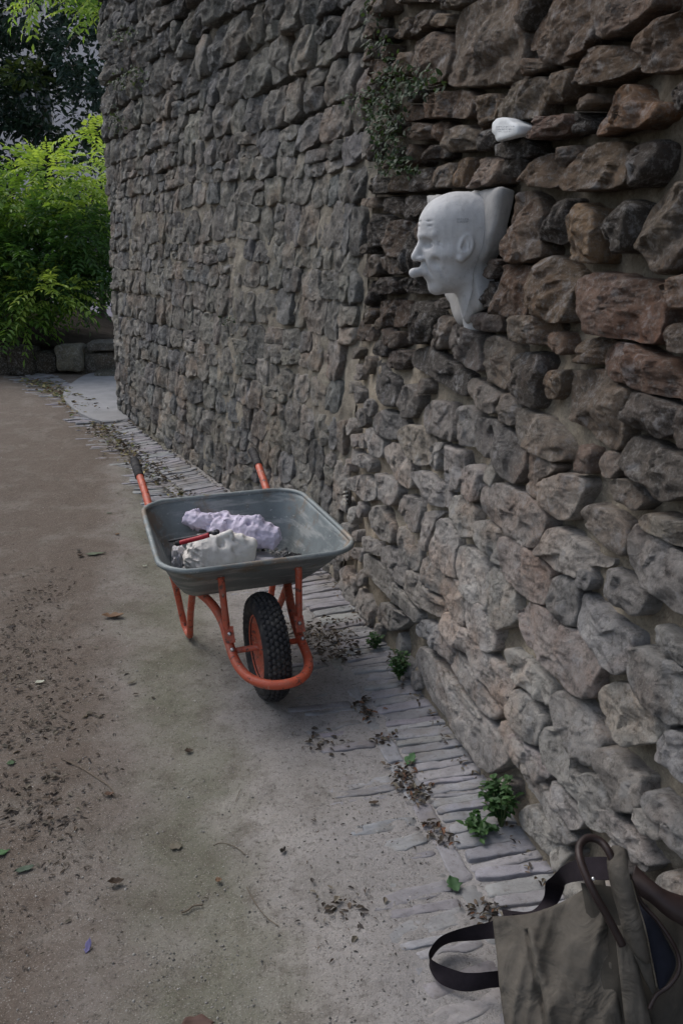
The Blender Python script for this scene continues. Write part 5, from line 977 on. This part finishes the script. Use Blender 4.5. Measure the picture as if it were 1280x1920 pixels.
def ivy(patches, label, sd_, size=.022, name='ivy_clump', cols=((.018, .036, .018), (.05, .085, .035))):
    rs = np.random.RandomState(sd_); B, Nn = [], []; st = MB(); allc = []
    for (px, py, rx, ry, n, d0) in patches:
        a = rs.uniform(0, 6.28, n); r_ = np.sqrt(rs.rand(n)); s, z = whit(px+rx*r_*np.cos(a), py+ry*r_*np.sin(a), d0); d = d0+rs.uniform(-.015, .035, n); P = wp(s, z, d); B.append(P)
        allc.append(P.mean(0)); nn0 = np.c_[wbase(s)[2], np.zeros(n)]; Nn.append(nn0)
        c0_ = P.mean(0)
        for k in range(max(2, n//30)):
            e_ = P[rs.randint(n)]; q = crom([c0_-nn0[0]*.03, (c0_+e_)/2+rs.normal(0, .01, 3), e_], 4); v, f = tubeg(q, .0014, 5); st.add(v, f)
    B = np.concatenate(B); Nn = np.concatenate(Nn); n = len(B); root = empty(name, tuple(B.mean(0)), label, 'wall plant', 'plants rooted in the wall joints')
    D = Nn*.5+rs.normal(0, .6, (n, 3))+[0, 0, -.25]; f_ = np.clip(rs.rand(n, 1)**1.5, 0, 1); c0_, c1_ = np.array(cols)
    V, F, T = leaves(B, D, Nn+rs.normal(0, .3, (n, 3))+[0, 0, .6], size*rs.uniform(.6, 1.4, n), size*rs.uniform(.45, .75, n), c0_*(1-f_)+c1_*f_, fold=.1)
    st.build('stems', bark_m, root)['kind'] = 'stuff'; mesh('leaves', V, tri4(F), ivy_m, root, tint=T, smooth=False)
ivy([(725, 200, 42, 55, 260, .04), (735, 270, 30, 55, 200, .04), (700, 190, 55, 22, 90, .02), (790, 155, 45, 28, 130, .04), (740, 135, 28, 40, 110, .03), (750, 312, 45, 22, 90, .03)], 'large dark green wall plant hanging left of the carved face', 5)
ivy([(700, 25, 14, 35, 40, .03), (705, 80, 25, 22, 50, .02)], 'small sprig of leaves high on the wall above the large wall plant', 6)
ivy([(245, 150, 35, 25, 120, .01), (235, 65, 28, 18, 70, .01), (222, 225, 22, 28, 60, .01)], 'pale green tufts high on the far edge of the wall', 7, .03, cols=((.04, .06, .035), (.08, .11, .06)))
ivy([(430, 598, 14, 12, 30, .01)], 'tiny tuft of green in the middle of the mortared wall', 8, .02)
# clay air vent low in the wall
s_, z_ = whit([652], [932], .012); s_, z_ = s_[0], z_[0]; cv = wp(s_, z_, .012); vt = empty('air_vent', tuple(cv), 'tiny pale louvred vent set low in the wall right of the tray', 'vent')
p_, t_, n_ = wbase(np.array([s_])); t3 = np.r_[t_[0], 0]; n3_ = np.r_[n_[0], -.07]
v, f = ballg(cv-n3_*.004, 1.0, nu=14, nv=7); 
L_ = (v-(cv-n3_*.004)); v = cv-n3_*.004+np.outer(L_[:, 0], t3)*.028+np.outer(L_[:, 2], [0, 0, 1])*.042+np.outer(L_[:, 1], n3_)*.01; mesh('backing', v, f, simple('dark vent hollow', (.05, .045, .04), .9), vt)
pale_m = simple('pale fired clay', (.55, .52, .45), .8)
for i in range(4):
    c1_ = cv+n3_*.012+np.array([0, 0, 1])*(-.027+i*.018); v, f = boxg(c1_, norm(t3+np.array([0, 0, .35])), n3_, norm(np.array([0, 0, 1])-.35*t3), .040-.008*abs(i-1.5), .012, .0075); mesh('slat', v, f, pale_m, vt, smooth=False)
# ------------------------------------------------------------------ fallen leaves one by one
dl_m = mat_leaf('fallen leaf', .1, .7)
def fallen(px, py, L, W, ang, col, label, curl=.35, sd_=0, name='fallen_leaf', cat='leaf', lift=.004, stand=0.):
    rs = np.random.RandomState(sd_+int(px)); b = at(px, py, 0.); n = 9; m_ = 5; u = np.linspace(0, 1, n); V = []
    for i, t in enumerate(u):
        w_ = W*(math.sin(math.pi*min(1, t**.8))**.8)*.5*(1+.2*rs.normal())
        for j in range(m_):
            y = (j/(m_-1)-.5)*2*w_; V.append([(t-.5)*L, y, curl*abs(y)*1.2+curl*L*.35*(2*t-1)**2+.0012*rs.normal()])
    V = np.array(V); 
    if stand: c_, s_ = math.cos(stand), math.sin(stand); V = np.stack([V[:, 0]*c_-V[:, 2]*s_, V[:, 1], V[:, 0]*s_+V[:, 2]*c_], 1)
    ca, sa = math.cos(ang), math.sin(ang); V = np.stack([b[0]+V[:, 0]*ca-V[:, 1]*sa, b[1]+V[:, 0]*sa+V[:, 1]*ca, V[:, 2]], 1); V[:, 2] += gz(b[0], b[1])-V[:, 2].min()+lift
    o = mesh(name, V, gridf(n, m_), dl_m, None, tint=col, loc=V.mean(0)); md = o.modifiers.new('thick', 'SOLIDIFY'); md.thickness = .0005; return tag(o, label, cat)
BR_, DB, GR, WH = (.19, .11, .065), (.06, .038, .025), (.05, .095, .04), (.5, .5, .42)
fallen(212, 1157, .095, .045, .1, BR_, 'large dry brown leaf curled on the earth left of the wheelbarrow', .5)
fallen(180, 1040, .10, .035, .3, (.11, .13, .085), 'long dull green leaf lying beyond the large brown one', .15)
fallen(152, 1044, .04, .03, 1.2, DB, 'small dark leaf touching the dull green one', .5)
fallen(76, 1279, .036, .02, .5, WH, 'pale whitish petal on the dark earth near the left edge', .4, cat='petal', name='petal')
fallen(22, 1432, .028, .018, .4, GR, 'small bright green leaf half way down the left edge', .2)
fallen(6, 1600, .04, .022, .6, (.06, .14, .05), 'green leaf cut by the left edge of the view', .2)
fallen(47, 1632, .05, .025, .5, (.07, .1, .07), 'grey-green leaf above the purple petal', .15)
fallen(218, 1656, .042, .026, .2, DB, 'dark brown curled leaf right of the grey-green leaf', .6)
fallen(166, 1778, .036, .014, 1.5, (.16, .14, .30), 'purple petal on the earth at the lower left', .3, cat='petal', name='petal', stand=.5)
fallen(354, 1405, .028, .02, .1, DB, 'small dark leaf in front of the wheelbarrow', .6)
fallen(205, 1491, .028, .018, .2, (.13, .075, .05), 'small reddish leaf at the end of the long curved twig', .5)
fallen(330, 1582, .036, .028, .3, (.14, .12, .09), 'flat beige leaf in the middle of the path', .1)
fallen(410, 1646, .018, .016, .3, BR_, 'tiny brown leaf right of the beige leaf', .4)
fallen(531, 1597, .024, .012, 1.1, (.03, .025, .02), 'black curled pod on the bare path', .9)
fallen(370, 1915, .07, .04, .1, (.10, .055, .045), 'reddish brown leaf at the bottom edge of the view', .3)
fallen(770, 1420, .05, .035, .9, (.07, .15, .06), 'fresh green leaf standing among dead ones in the drain', .3, stand=.5)
fallen(850, 1650, .05, .036, 1.9, (.045, .10, .04), 'green leaf lying on the long runner stone near the strap', .3, stand=.2)
fallen(148, 1035, .03, .02, 2.2, (.07, .06, .05), 'crumpled grey leaf beyond the dull green one', .6)
fallen(205, 963, .035, .022, .2, (.14, .15, .12), 'pale grey-green leaf left of the tray', .3)
fallen(221, 1003, .03, .02, .9, BR_, 'small brown leaf left of the tray corner', .5)
fallen(272, 1060, .025, .012, .6, WH, 'little pale leaf close to the tray corner', .3)
fallen(248, 1278, .045, .012, .9, (.16, .14, .11), 'thin straw-coloured leaf sliver beside the wheel', .2)
fallen(700, 1500, .03, .012, .2, DB, 'dark sliver of leaf on the drain stones above the runner', .4)
fallen(940, 1690, .028, .012, -.3, (.03, .025, .02), 'black pod on the stones just left of the strap', .5)
tw_m = simple('dry twig', (.12, .095, .07), .9)
def twig(pts, r, label):
    P = np.array([at(a, b_, 0) for a, b_ in pts]); P[:, 2] = gz(P[:, 0], P[:, 1])+r+.003; v, f = tubeg(crom(P, 6), r, 6); tag(mesh('twig', v, f, tw_m, loc=P.mean(0)), label, 'twig')
twig([(118, 1425), (150, 1440), (185, 1462), (208, 1478), (216, 1495)], .0014, 'long curved twig on the brown earth at the left')
twig([(400, 1580), (415, 1576), (440, 1584), (460, 1600)], .0011, 'short bowed stalk in the middle of the path')
twig([(462, 1660), (478, 1690), (498, 1717), (522, 1736)], .0011, 'straight pale straw on the path near the bottom')
twig([(340, 1705), (352, 1700), (362, 1692), (380, 1690)], .0022, 'dark forked twig left of the pale straw')
twig([(442, 1502), (445, 1492), (452, 1478)], .0009, 'tiny hooked stalk below the wheel')
# loose litter nobody could count
rs = np.random.RandomState(9); B, D, L_, W_, T_ = [], [], [], [], []
def scat(n, px0, px1, py0, py1, l0, l1, cols, wr=.45):
    px = rs.uniform(px0, px1, n); py = rs.uniform(py0, py1, n); g = at(px, py, 0.); k = fbm(g*2.2+4, 2)+.8*fbm(g*7+1, 2) > rs.uniform(-.15, .5, n); g = g[k]; n = len(g); g[:, 2] = gz(g[:, 0], g[:, 1])+rs.uniform(.002, .006, n)
    B.append(g); a = rs.uniform(0, 6.28, n); D.append(np.stack([np.cos(a), np.sin(a), rs.uniform(-.05, .25, n)], 1)); L = rs.uniform(l0, l1, n)*rs.uniform(.3, 1, n)**1.4; L_.append(L); W_.append(L*rs.uniform(.15, wr, n)); T_.append(np.array(cols)[rs.randint(len(cols), size=n)]*rs.uniform(.6, 1.2, (n, 1)))
dk = [(.04, .028, .022), (.06, .045, .034), (.11, .08, .06), (.055, .045, .042), (.14, .12, .095)]
scat(3400, -20, 240, 900, 1900, .003, .020, dk); scat(1300, -20, 140, 1050, 1650, .01, .03, dk); scat(900, 150, 760, 1050, 1900, .004, .014, dk); scat(500, 0, 380, 720, 1050, .01, .025, dk+[(.2, .18, .13)])
scat(260, 560, 800, 1290, 1800, .006, .02, dk)
for (cx_, cy_) in ((70, 1120), (55, 1225), (25, 1180), (100, 1350), (112, 1470), (20, 1500), (55, 1545), (130, 1300), (10, 1280), (15, 1390), (640, 1700), (600, 1395)):
    n_ = 80 if cx_ < 500 else 40; g = at(np.full(n_, cx_), np.full(n_, cy_), 0.); sp_ = .075 if cx_ < 500 else .035; g[:, 0] += rs.normal(0, sp_*1.3, n_); g[:, 1] += rs.normal(0, sp_*1.3, n_); g[:, 2] = gz(g[:, 0], g[:, 1])+rs.uniform(.002, .009, n_)
    B.append(g); a = rs.uniform(0, 6.28, n_); D.append(np.stack([np.cos(a), np.sin(a), rs.uniform(-.1, .35, n_)], 1)); L = rs.uniform(.006, .028, n_); L_.append(L); W_.append(L*rs.uniform(.25, .6, n_)); T_.append(np.array(dk)[rs.randint(len(dk), size=n_)]*rs.uniform(.6, 1.2, (n_, 1)))
def drainlit(q0, q1, n, l0, l1, cols, sp=.05, up=.02):
    q = rs.uniform(q0, q1, n); c_, t_, n_ = drp(q); o_ = rs.normal(0, sp, n); g = np.c_[c_+n_*o_[:, None], np.zeros(n)]; g[:, 2] = gz(g[:, 0], g[:, 1])+rs.uniform(.004, up, n)
    B.append(g); a = rs.uniform(0, 6.28, n); D.append(np.stack([np.cos(a), np.sin(a), rs.uniform(-.1, .5, n)], 1)); L = rs.uniform(l0, l1, n); L_.append(L); W_.append(L*rs.uniform(.3, .6, n)); T_.append(np.array(cols)[rs.randint(len(cols), size=n)]*rs.uniform(.6, 1.2, (n, 1)))
def qof(px, py): g = at(np.array([px]), np.array([py]), 0.); return polydist(g[:, 0], g[:, 1], DR)[1][0]
gy = [(.2, .17, .07), (.13, .15, .06), (.16, .1, .05), (.26, .22, .11), (.06, .045, .03)]
drainlit(qof(60, 712), qof(175, 775), 420, .03, .07, gy, .08, .03); drainlit(qof(195, 790), qof(340, 900), 520, .025, .05, gy+dk, .07, .03); drainlit(qof(350, 905), qof(420, 960), 160, .02, .035, dk+gy[:2], .05)
drainlit(qof(590, 1160), qof(620, 1240), 420, .008, .03, dk, .07, .03)
for (a_, b_, n_) in (((690, 1300), (700, 1345), 60), ((755, 1425), (790, 1480), 90), ((740, 1470), (765, 1500), 50), ((800, 1530), (830, 1580), 50), ((870, 1690), (900, 1730), 50), ((600, 1390), (640, 1400), 30)): drainlit(qof(*a_), qof(*b_), n_, .008, .028, dk+[(.15, .07, .04)], .022, .014)
# litter in the joints along the wall foot
s_ = rs.uniform(.5, 7.6, 420); b_, t_, n_ = wbase(s_); g = np.c_[b_+n_*rs.uniform(.01, .05, 420)[:, None], rs.uniform(.002, .012, 420)]; B.append(g); D.append(rs.normal(0, 1, (420, 3))*[1, 1, .3]); L_.append(rs.uniform(.01, .03, 420)); W_.append(rs.uniform(.004, .012, 420)); T_.append(np.array(dk+[(.13, .09, .06)])[rs.randint(6, size=420)])
B, D, L_, W_, T_ = [np.concatenate(x) for x in (B, D, L_, W_, T_)]
V, F, T = leaves(B, D, np.tile([0, 0, 1.], (len(B), 1))+rs.normal(0, .3, (len(B), 3)), L_, W_, T_, fold=.3); o = mesh('leaf_litter', V, tri4(F), dl_m, tint=T, smooth=False); tag(o, 'crumbled dead leaves and bits scattered over lane and drain', kind='stuff')
mb = MB(); n = 2600; px = rs.uniform(-30, 800, n); py = 760+1160*rs.rand(n)**.8; g = at(px, py, 0.); g[:, 2] = gz(g[:, 0], g[:, 1]); Vp = []; Fp = []; Tp = []
oc = np.array([(1, 0, 0), (-1, 0, 0), (0, 1, 0), (0, -1, 0), (0, 0, 1), (0, 0, -.6)]); of = [(0, 2, 4), (2, 1, 4), (1, 3, 4), (3, 0, 4), (2, 0, 5), (1, 2, 5), (3, 1, 5), (0, 3, 5)]
rr_ = rs.uniform(.0012, .0042, n)*rs.uniform(.6, 1.3, n); Vp = g[:, None]+oc[None]*rr_[:, None, None]*rs.uniform(.6, 1.3, (n, 6, 1)); Fp = (np.arange(n)[:, None, None]*6+np.array(of)[None]).reshape(-1, 3)
tc = np.where(rs.rand(n, 1) < .6, .3, .12)*rs.uniform(.7, 1.3, (n, 1))*np.array([[1, .95, .88]]); o = mesh('grit', Vp.reshape(-1, 3), Fp, simple('grit', (1, 1, 1), .9, usetint=True), tint=np.repeat(tc, 6, 0), smooth=False); tag(o, 'small grit and pebbles over the lane', kind='stuff')
# crown of the tree that leans over the wall (out of the frame, shades its upper part)
rs = np.random.RandomState(12)
bushy('overhanging_tree', 'broad dark tree rooted behind the wall, its crown leaning over the lane', 'tree',
      [((1.6, 3.2, 6.4), (2.3, 2.6, .9), 0), ((.9, 5.0, 6.9), (1.6, 1.6, .7), 0), ((2.2, 1.2, 6.2), (1.8, 1.8, .8), 2)], 5200, .3, DK, dark_leaf_m, (3.0, 4.0, 0), [([(3.0, 4.0, -.1), (3.1, 3.9, 2.5), (2.9, 3.8, 4.6), (2.2, 3.4, 6.2)], .2, .08), ([(2.9, 3.8, 4.6), (1.8, 3.0, 5.6), (.6, 2.8, 6.4)], .09, .03), ([(3.0, 3.8, 4.2), (2.2, 4.6, 5.6), (1.2, 5.2, 6.7)], .08, .03)], 60, comp=False)

bushy('blocker_hedge', 'unseen row of dark bushes opposite the wall, added to block low light', 'blocker_hedge',  # out of view, added to cut low light from the left
      [((-5.6, -1.5, 1.7), (1.1, 2.6, 2.0), 0), ((-5.5, 2.2, 1.8), (1.1, 2.6, 2.1), 0), ((-5.9, 5.6, 1.8), (1.0, 2.2, 2.0), 2)], 6500, .24, DK, dark_leaf_m, (-5.6, 2, 0), [([(-5.6, -1.5, -.1), (-5.5, -1.4, 1.2), (-5.6, -1.5, 2.5)], .08, .03), ([(-5.5, 2.2, -.1), (-5.6, 2.1, 1.2), (-5.5, 2.2, 2.6)], .08, .03), ([(-5.9, 5.6, -.1), (-5.8, 5.5, 1.2), (-5.9, 5.6, 2.6)], .08, .03)], 61, comp=False)
